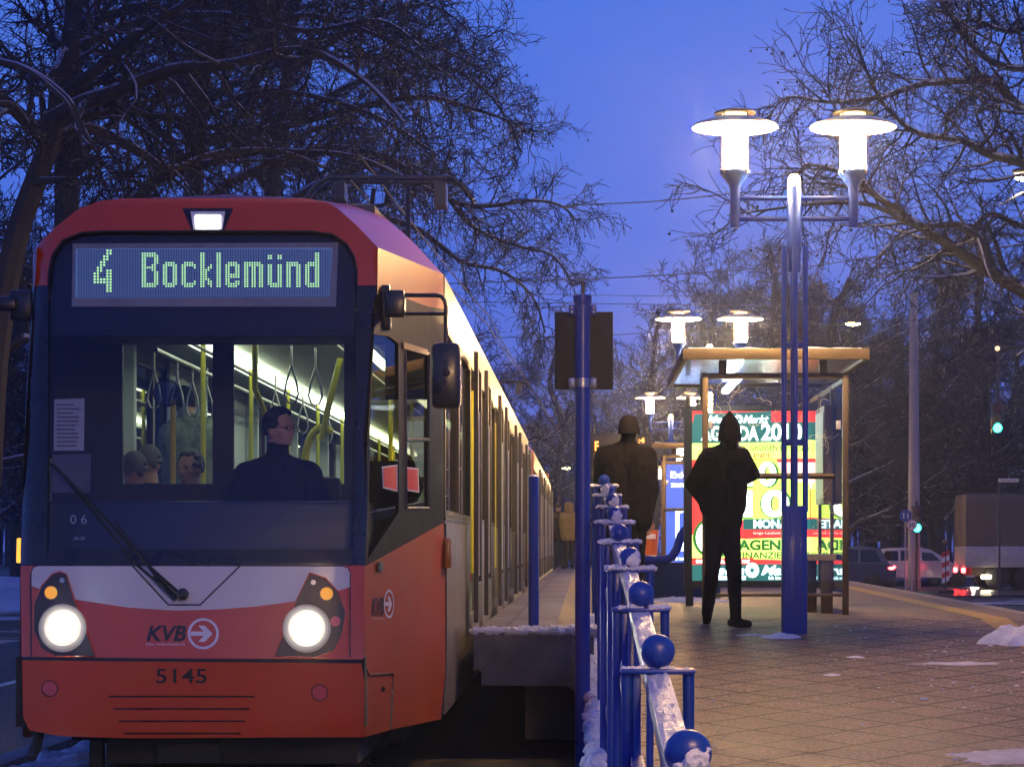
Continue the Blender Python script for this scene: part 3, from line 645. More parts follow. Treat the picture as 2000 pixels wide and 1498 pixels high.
mu = t.nodes.new('ShaderNodeMath'); mu.operation = 'MULTIPLY'; t.links.new(hs[0].outputs['Fac'], mu.inputs[0]); t.links.new(hs[1].outputs['Fac'], mu.inputs[1])
bp = t.nodes.new('ShaderNodeBump'); bp.inputs['Strength'].default_value = .9; bp.inputs['Distance'].default_value = .012; t.links.new(mu.outputs[0], bp.inputs['Height']); t.links.new(bp.outputs[0], b.inputs['Normal'])
pl = [P(x, y, 17) for x, y in ((925, 1240), (1160, 1240), (1160, 1560), (1126, 1560), (1126, 1362), (1122, 1350), (1112, 1341), (1098, 1338), (940, 1338), (940, 1308), (925, 1306))]
tag(MB().prism(pl, (0, .02, 0)).build('platform_end_plate', DIA, smooth=False), 'grey tread-plate panel closing the end of the high platform above a dark hollow', 'metal panel')
# snow along the platform edge and the ramp kerb
def melt(mb, name, vox, parent, amp=.25):
    me = bpy.data.meshes.new('tmp'); me.from_pydata(mb.v, [], mb.f); o = bpy.data.objects.new('tmp', me); C.objects.link(o)
    r = o.modifiers.new('r', 'REMESH'); r.mode = 'VOXEL'; r.voxel_size = vox; q = o.modifiers.new('s', 'SMOOTH'); q.iterations = 5; q.factor = .5
    bpy.context.view_layer.update(); m2 = bpy.data.meshes.new_from_object(o.evaluated_get(bpy.context.evaluated_depsgraph_get())); bpy.data.objects.remove(o)
    nn = [v.normal.copy() for v in m2.vertices]
    for v, n_ in zip(m2.vertices, nn): v.co += n_*vox*(1.2*noise.noise(v.co*90)+1.2*noise.noise(v.co*37))
    m2.name = name; m2.materials.clear(); m2.materials.append(SNOW); m2.polygons.foreach_set('use_smooth', [True]*len(m2.polygons))
    o = bpy.data.objects.new(name, m2); C.objects.link(o)
    if parent: o.parent = parent; o.matrix_parent_inverse = Matrix.Translation(-wloc(parent))
    return o
from mathutils import noise
mb = MB(); rg = random.Random(2)
for k in range(75):
    u = k/74; x = -.80+.88*u; r = .020+.030*u*rg.random()+.012*rg.random()
    mb.ball((x, 17.04+rg.uniform(-.02, .05), .902+r*.2), (r*1.5, r*1.3, r*(.75+.3*rg.random())), 10, 7)
for k in range(130):
    y = 8+12.2*k/129; r = .03+.03*rg.random()
    mb.ball((.075+rg.uniform(-.03, .025), y, zr(y)+r*.2), (r*1.1, r*2.0, r*.9), 10, 7)
tag(melt(mb, 'snow', .011, None), kind='stuff')
def snow_blob(name, label, cx, cy, rx, ry, h, seed, m=SNOW, cat='snow heap', n=44, k=16):
    v = [(cx, cy, zr(cy)+h)]
    for j in range(1, k+1):
        for i in range(n):
            a = 2*math.pi*i/n; e = 1+.45*noise.fractal(Vector((math.cos(a)*1.7+seed, math.sin(a)*1.7, 0)), 1, 2, 3); q = j/k
            x = cx+rx*e*q*math.cos(a); y = cy+ry*e*q*math.sin(a)
            z = h*(1-q)**.8*(1+.9*noise.fractal(Vector((x*5, y*5, seed)), 1, 2, 4))-(.004 if j == k else 0)
            v.append((x, y, zr(y)+max(-.01, z)+(.002 if j < k else 0)))
    f = [(0, 1+i, 1+(i+1)%n) for i in range(n)]+[(1+(j-1)*n+i, 1+j*n+i, 1+j*n+(i+1)%n, 1+(j-1)*n+(i+1)%n) for j in range(1, k) for i in range(n)]
    return tag(MB().add(v, f).build(name, m), label, cat)
snow_blob('snow_pile', 'white shovelled snow heap on the wet paving near the road kerb', 3.85, 18.3, .80, .42, .30, 3, n=90, k=30)
snow_blob('snow_patch', 'thin scattered frost patch on the pavers close to the camera', 2.42, 12.55, .36, .30, .010, 7, DSNOW, 'snow patch')
snow_blob('snow_patch', 'small slush crumbs in front of the big snow heap', 2.75, 16.9, .30, .10, .012, 11, DSNOW, 'snow patch')
snow_blob('snow_patch', 'low snow strip at the foot of the grey wall behind the shelter', 1.15, 26.8, .55, .6, .05, 21, SNOW, 'snow patch')
snow_blob('snow_patch', 'snow crust around the foot of the nearest blue lamp post', 1.62, 18.72, .17, .10, .03, 31, SNOW, 'snow patch')
snow_blob('snow_patch', 'snow smear between the man in black and the lamp post', 1.40, 18.9, .13, .08, .012, 37, DSNOW, 'snow patch')
for i, (x, y, l) in enumerate(((2.05, 17.3, 'left of'), (1.75, 16.2, 'farther left of'))):
    snow_blob('snow_patch', 'tiny snow crumb lying alone on the pavers %s the shovelled heap' % l, x, y, .07, .05, .012, 41+i, SNOW, 'snow patch', 20, 6)
mb = MB(); rg = random.Random(19)
for k in range(260):
    y = rg.uniform(10.5, 20); x = rg.choice([rg.uniform(.35, KX(y)-.9), KX(y)-.75-abs(rg.gauss(0, .5)), 2.4+rg.gauss(0, .5)]); r = abs(rg.gauss(0, .004))+.002
    mb.ball((x, y, zr(y)+r*.2), (r*rg.uniform(1, 2.4), r*rg.uniform(1, 2), r*.7), 6, 4)
tag(mb.build('snow_grit', SNOW), kind='stuff')
# ------------------------------------------------------------------ fence along the ramp
fence = thing('ramp_fence', 'blue steel fence with snow-dusted ball finials climbing along the ramp', 'fence', (.22, 10, .3))
NP = 9
fx = lambda i: .222-.0033*max(0, i-3)
fy = lambda i: 4.84+1.92*i
fz = lambda i: 1.097+.1272*i
rg = random.Random(8)
DX = [(.222, 0), (.222, 0), (.2215, 0), (.2215, 0), (.203, 0), (.2015, 0), (.2137, 0), (.206, 0), (.192, 0)]
snowside = {0: (.35, -.85, -.35), 3: (.3, -.8, -.1), 5: (.4, -.7, -.3), 6: (.4, -.75, -.25), 7: (-.5, -.75, .1)}
snowside[2] = None
for i in range(-1, NP):
    x = DX[max(i, 0)][0]; y = fy(i); z = fz(i); zg = zr(y)
    mb = MB()
    for q in (-1, 1): mb.tube([(x+q*.09, y, zg-.02), (x+q*.09, y, z-.06)], .0175, 12)
    mb.bbox((x-.012-.062, y-.014, zg), (x+.012-.062, y+.014, z-.062), .003)
    p = mb.build('post', BLUE, fence)
    MB().bbox((x-.110, y-.036, z-.066), (x+.110, y+.036, z-.050), .007).build('plate', BLUE, p)
    MB().ball((x, y, z), .0505, 32, 20).build('ball', BLUE, p)
    # snow cap on the plate, and on the ball where it sticks
    mb = MB()
    for k in range(34):
        u = rg.uniform(-1, 1); r = rg.uniform(.010, .017)*(1.0 if abs(u) > .25 else .8)*(.55 if i == 1 else .75 if i < 3 else 1.15)
        mb.ball((x+u*.100, y+rg.uniform(-.026, .026), z-.052+r*.25), (r*1.9, r*1.5, r*.8), 10, 7)
    melt(mb, 'snow_cap', .0055, p)
    s_ = snowside.get(i)
    if s_:
        d = Vector(s_).normalized(); mb = MB()
        for k in range(90):
            e = (d+Vector((rg.gauss(0, .26), rg.gauss(0, .2), rg.gauss(0, .26)-.10))).normalized(); r = rg.uniform(.008, .014)
            q = Vector((x, y, z))+e*(.0495); mb.ball(q, (r*1.3, r*1.3, r*.55), 8, 6, e.to_track_quat('Z', 'Y').to_matrix())
        melt(mb, 'snow_crust', .0045, p)
for i in range(-1, NP-1):
    x0, x1 = DX[max(i, 0)][0], DX[i+1][0]; a = Vector((x0, fy(i)+.035, fz(i)-.105)); b = Vector((x1, fy(i+1)-.03, fz(i+1)-.102))
    L = (b-a).length; M = Matrix.Translation(a) @ (b-a).to_track_quat('Y', 'Z').to_matrix().to_4x4()
    mb = MB(); mb.bbox((-.033, 0, -.033), (.033, L, .033), .006, M); rl = mb.build('top_rail', BLUE, fence)
    mb = MB(); vs = []; n1, n2 = 6, 40
    for j in range(n2+1):
        for k in range(n1+1):
            u = -1+2*k/n1; e = 1-u**4
            h = .006+.013*noise.fractal(Vector((u*2, j*.35, i*7.3)), 1, 2, 4)
            vs.append(M @ Vector((u*.0335, L*j/n2, .0325+max(.0006, h)*e)))
    mb.add(vs, [(j*(n1+1)+k, j*(n1+1)+k+1, (j+1)*(n1+1)+k+1, (j+1)*(n1+1)+k) for j in range(n2) for k in range(n1)])
    mb.build('snow_strip', mat('icy_snow', (.62, .64, .72), .45, var=.2, vs=25, bump=.7, bs=60), rl)
    for dz in (.22, .85):
        MB().bbox((-.018-.062, 0, -.02), (.018-.062, L, .02), .004, M @ Matrix.Translation((0, 0, -dz))).build('lower_rail', BLUE, fence)
    for k in range(1, 4):
        p = a.lerp(b, k/4); MB().bbox((p.x-.072, p.y-.012, p.z-.85), (p.x-.052, p.y+.012, p.z-.22), .003).build('picket', BLUE, fence)
# ------------------------------------------------------------------ pole with the sign seen from behind
pole = thing('sign_pole', 'blue round pole in front of the platform end carrying a square sign seen from behind', 'sign post', (0, 15, 0))
MB().tube([(.003, 15, 0), (.003, 15, 3.10)], .05, 20).build('pole', BLUE, pole)
MB().lathe([(0, 3.10), (.052, 3.10), (.056, 3.11), (.06, 3.125), (.062, 3.165), (.058, 3.168), (0, 3.168)], (.003, 15, 0), 20).build('cap', BLUE, pole)
MB().tube([(.006, 15, 3.165), (.006, 15, 3.26)], .014, 8).build('pin', DKG, pole)
a = P(1083, 758, 14.93); b = P(1198, 605, 14.93)
MB().bbox((a.x, 15.06, a.z), (b.x, 15.085, b.z), .004).build('sign_board', mat('sign_back', (.02, .012, .007), .6, var=.2), pole)
for zz, mm in ((P(0, 606, 15).z, BLUE), (P(0, 748, 15).z, BLUE)):
    mb = MB(); mb.tube([(.003, 15, zz-.03), (.003, 15, zz+.03)], .054, 20)
    for q in (-1, 1): mb.bbox((.003+q*.07-.022, 14.97, zz-.035), (.003+q*.07+.022, 15.06, zz+.035), .012)
    c_ = mb.build('clamp', BLUE if zz > 2.8 else STEEL, pole); mb = MB()
    for q in (-1, 1):
        for d in ((-.016, .016) if zz > 2.8 else (0,)): mb.ball((.003+q*.072, 14.966, zz+d), (.009, .006, .009), 10, 6)
    mb.build('bolts', mat('zinc', (.7, .65, .55), .4, metal=.3), c_)
# bollard on the platform
bl = thing('bollard', 'round blue post standing at the snowy front edge of the platform', 'post', (-.365, 17.3, .9))
MB().lathe([(.040, .9), (.040, 2.05), (.036, 2.06), (0, 2.062)], (-.365, 17.3, 0), 20).build('tube', BLUE, bl)
MB().ball((-.365, 17.3, 2.06), (.040, .040, .014), 14, 6).build('snow_cap', SNOW, bl)
# ------------------------------------------------------------------ double lamps
LAMP = emit('lamp_filament', (1, .60, .24), 260*LAMP_W)
LDIM = emit('dim_lamp_filament', (1, .60, .24), 340)
LRING = emit('ring_lamplit', (1, .66, .28), 1.6)  # the ring holds no lamp; bulb light on it is given as emission
LG = glass('lamp_glass', (1, .97, .92), 1.45)
def double_lamp(x, y, z, label, LAMP=LAMP):
    t = thing('double_lamp', label, 'street lamp', (x, y, z), 'double lamp posts along the platform')
    mb = MB(); mb.bbox((x-.10, y-.10, z-.02), (x+.10, y+.10, z+1.05), .012)
    for q in (-.05, 0, .05): mb.bbox((x+q-.012, y-.108, z+.1), (x+q+.012, y-.09, z+1.0), .004)
    mb.build('base', BLUE, t)
    for u, v in ((-.088, -.05), (.088, -.05), (0, -.085), (0, .085)):
        MB().tube([(x+u, y+v, z+1.0), (x+u, y+v, z+3.19)], .0235, 10).build('post_tube', BLUE, t)
    for h in (1.55, 2.35): MB().bbox((x-.07, y-.07, z+h), (x+.07, y+.07, z+h+.05), .01).build('spacer', BLUE, t)
    MB().lathe([(0, 2.98), (.052, 2.98), (.055, 3.02), (.055, 3.14), (.066, 3.16), (.064, 3.24), (.060, 3.26), (.060, 3.68), (.054, 3.69), (0, 3.69)], (x, y, z), 20).build('column_head', BLUE, t)
    MB().lathe([(.055, 3.69), (.055, 3.73), (.048, 3.77), (.03, 3.795), (0, 3.80)], (x, y, z), 20).build('dome', emit('dome_lamplit', (1, .78, .40), .9), t)  # plain glass dome, light from the two heads painted on as emission
    for q in (-1, 1):
        lx = x+q*.49
        mb = MB()
        for h in (3.425, 3.595): mb.tube([(x+q*.055, y, z+h), (x+q*.46, y, z+h)], .021, 10)
        mb.build('arm', BLUE, t)
        hd = MB().lathe([(0, 3.35), (.038, 3.352), (.042, 3.36), (.042, 3.66), (.05, 3.70), (.115, 3.79), (.128, 3.80), (.128, 3.825), (0, 3.83)], (lx, y, z), 24).build('lamp_head', BLUE, t)
        MB().lathe([(0, 3.832), (.075, 3.835), (.086, 3.88), (.086, 4.15), (.06, 4.2), (0, 4.2)], (lx, y, z), 20).build('bulb', LAMP, hd)
        MB().lathe([(.128, 3.83), (.130, 4.205)], (lx, y, z), 28).build('glass', LG, hd)
        mb = MB()
        for k in range(4):
            a = math.pi/4+k*math.pi/2; mb.tube([(lx+.135*math.cos(a), y+.135*math.sin(a), z+3.78), (lx+.135*math.cos(a), y+.135*math.sin(a), z+4.30)], .006, 6)
        mb.build('rods', BRONZE, hd)
        MB().lathe([(.10, 4.222), (.20, 4.235), (.355, 4.178), (.357, 4.190), (.34, 4.205), (.2, 4.252), (.10, 4.242)], (lx, y, z), 36).build('shade', mat('shade_white', (.62, .55, .42), .45, var=.1), hd)
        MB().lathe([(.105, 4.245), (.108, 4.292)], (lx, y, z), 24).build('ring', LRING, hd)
        MB().lathe([(0, 4.295), (.17, 4.292), (.172, 4.305), (.12, 4.325), (0, 4.33)], (lx, y, z), 28).build('lid', BRONZE, hd)
    return t
LPX = [(1551, 19.1), (1386, 36.0), (1310, 55.0), (1296, 84)]
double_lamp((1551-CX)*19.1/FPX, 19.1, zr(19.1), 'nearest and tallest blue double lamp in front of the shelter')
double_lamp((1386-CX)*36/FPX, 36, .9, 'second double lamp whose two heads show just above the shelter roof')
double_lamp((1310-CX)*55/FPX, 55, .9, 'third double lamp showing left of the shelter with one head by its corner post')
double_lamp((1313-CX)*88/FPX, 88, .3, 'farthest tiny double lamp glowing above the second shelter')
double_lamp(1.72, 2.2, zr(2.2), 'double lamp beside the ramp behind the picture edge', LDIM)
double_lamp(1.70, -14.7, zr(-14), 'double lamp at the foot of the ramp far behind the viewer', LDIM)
# ------------------------------------------------------------------ lamps hung over the street
SODIUM = emit('sodium_light', (1, .66, .16), 60)
def hung_lamp(px, py, Y, w, label, strength=None):
    p = P(px, py, Y); t = thing('hanging_lamp', label, 'street lamp', p, 'lamps hung over the street')
    M = Matrix.Identity(3)
    MB().lathe([(0, .16), (.10*w, .15), (.30*w, .08), (.5*w, .02), (.5*w, 0), (.46*w, 0)], p, 20).build('hood', DKG, t)
    MB().lathe([(.47*w, .0), (.40*w, -.07*w), (.2*w, -.12*w), (0, -.13*w)], p, 20).build('diffuser', SODIUM, t)
    for q in (-1, 1): MB().tube([p+Vector((q*.3*w, 0, .1)), p+Vector((q*.3*w, 0, .55))], .02, 6).build('hanger', DKG, t)
    MB().tube([p+Vector((-14, 0, .75)), p+Vector((0, 0, .55)), p+Vector((16, 0, .8))], .014, 5).build('cable', DKG, t)
    return t
hung_lamp(1665, 632, 78, .58, 'yellow lamp hung just above the right end of the shelter roof')
hung_lamp(1107, 914, 150, .62, 'small far yellow lamp above the end of the tram')
# street lamp at the right edge
t = thing('street_lamp', 'bright street lamp on a slanting arm at the right edge among the branches', 'street lamp', (10.9, 56, 0))
p = P(2004, 345, 56)
MB().tube([(13.5, 56, 0), (13.5, 56, 9.3)], [.11, .07], 10).tube([(13.5, 56, 9.3), P(1990, 385, 56)+Vector((.3, 0, .2)), P(1950, 402, 56)], .035, 8).build('mast', STEEL, t)
MB().ball(p+Vector((0, 0, .12)), (.36, .22, .10), 16, 8).build('hood', DKG, t)
MB().ball(p, (.30, .18, .12), 16, 8).build('lens', emit('warm_street_light', (1, .74, .34), 90), t)
# lamp that lights the tree from beyond the left edge
t = thing('street_lamp', 'street lamp on the left pavement lighting the nearest twigs', 'street lamp', (-10.4, 33, 0))
MB().tube([(-10.4, 33, 0), (-10.4, 33, 7.2)], [.09, .06], 10).tube([(-10.4, 33, 7.2), (-9.6, 33, 7.45)], .035, 8).build('mast', STEEL, t)
MB().ball((-9.5, 33, 7.5), (.36, .2, .1), 16, 8).build('hood', DKG, t)
MB().ball((-9.5, 33, 7.40), (.30, .16, .10), 16, 8).build('lens', emit('warm_street_light2', (1, .66, .26), 35), t)
# ------------------------------------------------------------------ posters
def fl(name, m, parent, fn, poly=None, texts=(), lay=1, hole=None):
    mb = MB()
    if poly: mb.add([fn(x, y, lay) for x, y in poly], [tuple(range(len(poly)))])
    for tx in texts: put_text(mb, tx[0], lambda x, y: fn(x, -y, lay), tx[3]-tx[1], tx[4]-tx[2], tx[1], -tx[4], *(tx[5:]))
    return mb.build(name, m, parent, smooth=False)
def rect(x0, y0, x1, y1): return [(x0, y0), (x1, y0), (x1, y1), (x0, y1)]
LIT = 1.5
E_RED = emit('backlit_red', (.85, .035, .03), .9*LIT); E_LIME = emit('backlit_lime', (.72, 1, .14), 1.1*LIT); E_WHT = emit('backlit_white', (.93, 1, .82), 1.5*LIT)
E_TEAL = emit('backlit_teal', (.02, .11, .10), .7*LIT); E_GRN = emit('backlit_dark_green', (.02, .10, .015), LIT); E_PALE = emit('backlit_pale_lime', (.62, 1, .10), 1.0*LIT)
E_CY = emit('backlit_cyan_white', (.70, .95, 1), 1.35*LIT); E_PINK = emit('backlit_pink', (1, .55, .45), 1.1*LIT)
def sale_poster(parent, Y, x0, y0, x1, y1):
    """poster drawn in its own grid of 100 x 126 units"""
    W, H = 100., 126.
    A = P(x0, y1, Y); B = P(x1, y0, Y)
    def fn(x, y, lay): return Vector((A.x+(B.x-A.x)*x/W, Y-.0022*lay, B.z+(A.z-B.z)*y/H))
    def blob(seed, pts, m, lay, name): return fl(name, m, parent, fn, pts, (), lay)
    fl('poster_ground', E_RED, parent, fn, rect(0, 0, W, H), lay=0)
    fl('teal_block', E_TEAL, parent, fn, [(2, 2), (62, 0), (62, 8), (98, 8), (98, 27), (0, 27), (0, 10)], lay=1)
    fl('shop_lettering', E_CY, parent, fn, None, [('Media', 12, 3, 33, 9, .02, .35), ('Markt', 40, 3, 60, 9, .02, .35)], 2)
    def swirl(cx, cy, r, m, lay, name='swirl'):
        mb = MB(); n = 14
        for k in range(n):
            a = 2*math.pi*k/n; pts = []
            for s_ in (0, .33, .66, 1): pts.append((cx+r*(.25+.75*s_)*math.cos(a+1.0*s_), cy+r*(.25+.75*s_)*math.sin(a+1.0*s_)*1.03))
            for s_ in (1, .66, .33, 0): pts.append((cx+r*(.25+.70*s_)*math.cos(a+1.0*s_+.13+.22*s_), cy+r*(.25+.70*s_)*math.sin(a+1.0*s_+.13+.22*s_)*1.03))
            mb.add([fn(x, y, lay) for x, y in pts], [tuple(range(8))])
        return mb.build(name, m, parent, smooth=False)
    swirl(36.5, 6, 3.4, E_CY, 2)
    fl('headline', E_WHT, parent, fn, None, [('AGENDA', 7, 11, 52, 22, .03), ('2010', 54, 9, 86, 22, .03)], 2)
    fl('lime_banner', E_LIME, parent, fn, [(0, 24), (70, 23), (97, 21), (97, 35), (0, 36)], lay=2)
    fl('banner_print', E_GRN, parent, fn, None, [('AUFGRUND DES', 10, 25.5, 42, 29.3, .02), ('GROSSEN ERFOLGES', 45, 25, 92, 29.3, .02)], 3)
    fl('banner_print_red', E_RED, parent, fn, None, [('VERLÄNGERT BIS ENDE', 4, 30.2, 62, 34.8, .03)], 3)
    fl('pink_field', E_PINK, parent, fn, rect(64, 38, 96, 58), lay=1)
    fl('lime_field', E_PALE, parent, fn, [(16, 37), (66, 36), (72, 50), (92, 54), (92, 79), (20, 82), (14, 60)], lay=2)
    fl('big_number', E_WHT, parent, fn, None, [('10', 43, 37.5, 66, 56, .035), ('10', 40, 58.5, 76, 79, .035)], 4)
    fl('number_shadow', E_GRN, parent, fn, None, [('10', 41.6, 37, 68, 57, .055), ('10', 38, 57.8, 78.2, 80, .055)], 3)
    fl('teal_strip', E_TEAL, parent, fn, rect(40, 80, 98, 88), lay=3)
    fl('strip_print', E_CY, parent, fn, None, [('MONATE', 48, 80.5, 84, 87, .035)], 5)
    fl('small_print', E_PINK, parent, fn, None, [('lange Laufzeit ohne Zinsen', 48, 89.5, 90, 92, .0)], 3)
    fl('lime_banner', E_LIME, parent, fn, [(0, 92), (42, 95), (98, 93.5), (98, 111), (0, 109)], lay=2)
    fl('banner_headline', E_GRN, parent, fn, None, [('AGENDA', 36, 95.5, 88, 103.5, .045), ('FINANZIERUNG', 36, 104.6, 92, 109.6, .03)], 3)
    fl('zero_outline', E_GRN, parent, fn, disc2d(17, 94, 16.5, 36, 15.5), lay=3)
    fl('zero', E_WHT, parent, fn, disc2d(17, 94, 14, 36, 13.5), lay=4)
    fl('zero_core', E_GRN, parent, fn, disc2d(19, 93, 5, 28, 8.5), lay=5)
    fl('percent', E_CY, parent, fn, None, [('%', 26, 95, 37, 108, .03)], 6)
    fl('red_label', E_RED, parent, fn, rect(0, 109, 48, 114), lay=5)
    fl('red_label_print', E_WHT, parent, fn, None, [('GARANTIERT ZUM NULLTARIF', 3, 110.3, 45, 113, .02)], 6)
    fl('teal_foot', E_TEAL, parent, fn, rect(0, 113.6, W, H), lay=3)
    fl('foot_lettering', E_CY, parent, fn, None, [('Media', 8, 114.6, 41, 121.8, .025, .35), ('Markt', 54, 114.6, 86, 121.8, .025, .35)], 6)
    swirl(47, 118.2, 5.6, E_CY, 6)
    fl('web_strip', E_CY, parent, fn, rect(14, 122.3, 42, 125.3), lay=5)
    fl('web_print', E_TEAL, parent, fn, None, [('www.mediamarkt.de', 15.5, 122.8, 40.5, 124.8, .01)], 6)
    fl('slogan', E_CY, parent, fn, None, [('Ich bin doch nicht blöd.', 60, 122.6, 94, 125.2, .02)], 6)
E_BLU = emit('backlit_blue', (.04, .08, .42), .9*LIT); E_BW = emit('backlit_blue_white', (.55, .70, 1), 2*LIT)
def blue_poster(parent, Y, x0, y0, x1, y1):
    A = P(x0, y1, Y); B = P(x1, y0, Y)
    def fn(x, y, lay): return Vector((A.x+(B.x-A.x)*x/100, Y-.004*lay, B.z+(A.z-B.z)*y/145))
    fl('poster_ground', E_BLU, parent, fn, rect(0, 0, 100, 145), lay=0)
    fl('headline', E_WHT, parent, fn, None, [('Exklusiv', 6, 10, 50, 19, .02), ('zum Start', 6, 24, 54, 32, .02)], 1)
    mb = MB()
    for pl in ([(12, 66), (40, 54), (42, 58), (16, 70)], [(12, 66), (17, 68), (17, 120), (12, 120)], [(12, 96), (60, 90), (60, 95), (12, 101)], [(17, 104), (60, 98), (60, 122), (17, 122)]):
        mb.add([fn(x, y, 1) for x, y in pl], [(0, 1, 2, 3)])
    mb.build('glowing_shape', E_BW, parent, smooth=False)
    fl('small_print', E_WHT, parent, fn, None, [('jetzt testen', 5, 130, 30, 136, .02)], 1)
# ------------------------------------------------------------------ waiting shelters
def shelter(dx, y0, y1, label, near_poster):
    z = .9; t = thing('waiting_shelter', label, 'bus shelter', (1.8+dx, y0, z), 'glass waiting shelters on the platform')
    X0, X1 = 1.14+dx, 2.44+dx
    # roof: bronze rim, glass sheet, snow
    ya, yb = y0-.22, y1+.15; xa, xb = .925+dx, 2.64+dx
    mb = MB(); mb.bbox((xa, ya, z+2.35), (xb, ya+.06, z+2.45), .006); mb.bbox((xa, yb-.06, z+2.35), (xb, yb, z+2.45), .006)
    mb.bbox((xa, ya+.06, z+2.35), (xa+.05, yb-.06, z+2.45), .006); mb.bbox((xb-.05, ya+.06, z+2.35), (xb, yb-.06, z+2.45), .006)
    rf = mb.build('roof', BRONZE, t)
    MB().box((xa+.05, ya+.06, z+2.37), (xb-.05, yb-.06, z+2.385)).build('roof_glass', glass('frosted_glass', (.75, .8, .82), 1.5, .15), rf, smooth=False)
    mb = MB(); noise_sheet(mb, xa+.01, xb-.01, ya+.01, yb-.01, z+2.452, .03, 30, 60, 4, .03); mb.build('roof_snow', SNOW, rf)
    mb = MB()
    for k in range(2): mb.bbox((X0+.35, y0+.9+1.3*k, z+2.26), (X0+.42, y0+1.9+1.3*k, z+2.31), .01)
    mb.build('light_tube', emit('cool_tube', (.85, .95, .95), 16), rf)
    for y in (y0, y1):
        for x in (X0, X1):
            MB().bbox((x-.028, y-.028, z), (x+.028, y+.028, z+2.24), .004).build('post', DBRONZE if x > X0+.1 else BRONZE, t)
    mb = MB()
    for y in (y0, y1):
        for x in (X0+.17, X1-.20): mb.bbox((x-.045, y-.02, z+2.2), (x+.03, y+.02, z+2.36), .005)
    mb.build('roof_bracket', DBRONZE, t)
    fr = MB(); fr.bbox((X0+.03, y0-.022, z+2.185), (X1-.03, y0+.022, z+2.24), .004); fr = fr.build('end_frame', BRONZE, t); MB().bbox((X0+.03, y0-.02, z+.17), (X1-.03, y0+.02, z+.20), .004).build('bottom_bar', BRONZE, fr)
    MB().box((X0+.03, y0-.005, z+.20), (X1-.03, y0+.005, z+2.185)).build('end_glass', FENCEG, fr, smooth=False)
    for k in (0, 1): MB().bbox((X0+.03+k*(X1-X0-.12), y0-.03, z+1.72), (X0+.075+k*(X1-X0-.12), y0-.01, z+1.80), .005).build('glass_clip', ALU, fr)
    MB().tube([(X0, y0-.05, z+1.285), (X1-.13, y0-.05, z+1.285)], .028, 10).ball((X1-.13, y0-.05, z+1.285), .028, 10, 8).build('lean_rail', DBRONZE, t)
    rg = random.Random(int(y0*10)); mb = MB()
    for k in range(46):
        u, w_ = rg.choice([(rg.uniform(.08, .5), rg.uniform(1.75, 2.1)), (rg.uniform(.55, 1.2), rg.uniform(1.5, 2.12)), (rg.uniform(.98, 1.2), rg.uniform(.7, 1.7))])
        a = rg.uniform(0, 6.28); pts = []
        for s_ in range(6): pts.append((X0+u, y0-.008, z+w_)); u = min(1.24, max(.05, u+.035*math.cos(a))); w_ = min(2.16, w_+.035*math.sin(a)); a += rg.uniform(-.9, .9)
        mb.tube(pts, .0022, 4)
    mb.build('scratch', mat('scratch_white', (.55, .52, .42), .6), fr, smooth=False)
    # back wall along the road side
    n = 3; s_ = (y1-y0)/n; bw = MB()
    for k in range(1, n): bw.box((X1-.02, y0+k*s_-.02, z+.2), (X1+.02, y0+k*s_+.02, z+2.2))
    bw.box((X1-.015, y0+.03, z+2.16), (X1+.015, y1-.03, z+2.2)); bw = bw.build('back_frame', BRONZE, t, smooth=False)
    MB().box((X1-.004, y0+.03, z+.2), (X1+.004, y1-.03, z+2.16)).build('back_glass', FENCEG, bw, smooth=False)
    # bench
    b = MB().bbox((X1-.30, y0+.5, z+.50), (X1-.03, y1-.5, z+.56), .008).build('bench', mat('bench_wood', (.32, .24, .15), .5, var=.2), t)
    for u0, u1, v0 in ((.17, .06, y0+.52), (.27, .18, y0+.85), (.17, .06, y1-.6)): MB().bbox((X1-u0, v0, z), (X1-u1, v0+.08, z+.5), .004).build('bench_leg', DBRONZE, b)
    c = MB().bbox((X1-.10, y0+.95, z+1.05), (X1-.012, y0+1.75, z+2.0), .008).build('timetable_case', BRONZE, t)
    MB().box((X1-.106, y0+1.0, z+1.1), (X1-.102, y0+1.7, z+1.95)).build('timetable', mat('timetable_paper', (.62, .64, .58), .5, var=.08, vs=20), c, smooth=False)
    # poster case
    Y = y0+.02 if near_poster else y1-.12
    s = FPX/Y; xl = X0-.05; xr = xl+1.50
    cs_ = MB(); cs_.box((xl, Y, z+.20), (xr, Y+.14, z+2.14))
    for a, b_ in (((xl, Y-.03, z+.20), (xl+.085, Y, z+2.14)), ((xr-.05, Y-.03, z+.2), (xr, Y, z+2.14)), ((xl+.085, Y-.03, z+2.08), (xr-.05, Y, z+2.14)), ((xl+.085, Y-.03, z+.2), (xr-.05, Y, z+.27))): cs_.box(a, b_)
    case = cs_.build('poster_case', DBRONZE if not near_poster else BRONZE, t, smooth=False)
    MB().bbox((xl+.02, Y+.02, z), (xl+.10, Y+.12, z+.2), .004).bbox((xr-.16, Y+.02, z), (xr-.08, Y+.12, z+.2), .004).build('case_foot', DBRONZE, case)
    px0, px1 = CX+(xl+.085)*s, CX+(xr-.05)*s; py0, py1 = CY-(z+2.08-EYE)*s, CY-(z+.27-EYE)*s
    po = thing('poster', None, None) if False else MB().add([P(px0, py0, Y-.001), P(px1, py0, Y-.001), P(px1, py1, Y-.001), P(px0, py1, Y-.001)], [(0, 1, 2, 3)]).build('poster', E_WHT, t, smooth=False)
    (blue_poster if near_poster else sale_poster)(po, Y-.004, px0, py0, px1, py1)
    return t
shelter(0, 21.35, 24.75, 'near glass shelter with bronze frame and a lit red and lime sale poster', False)
shelter(.30, 40.5, 44.2, 'farther glass shelter with a lit blue poster, half hidden by the near one', True)
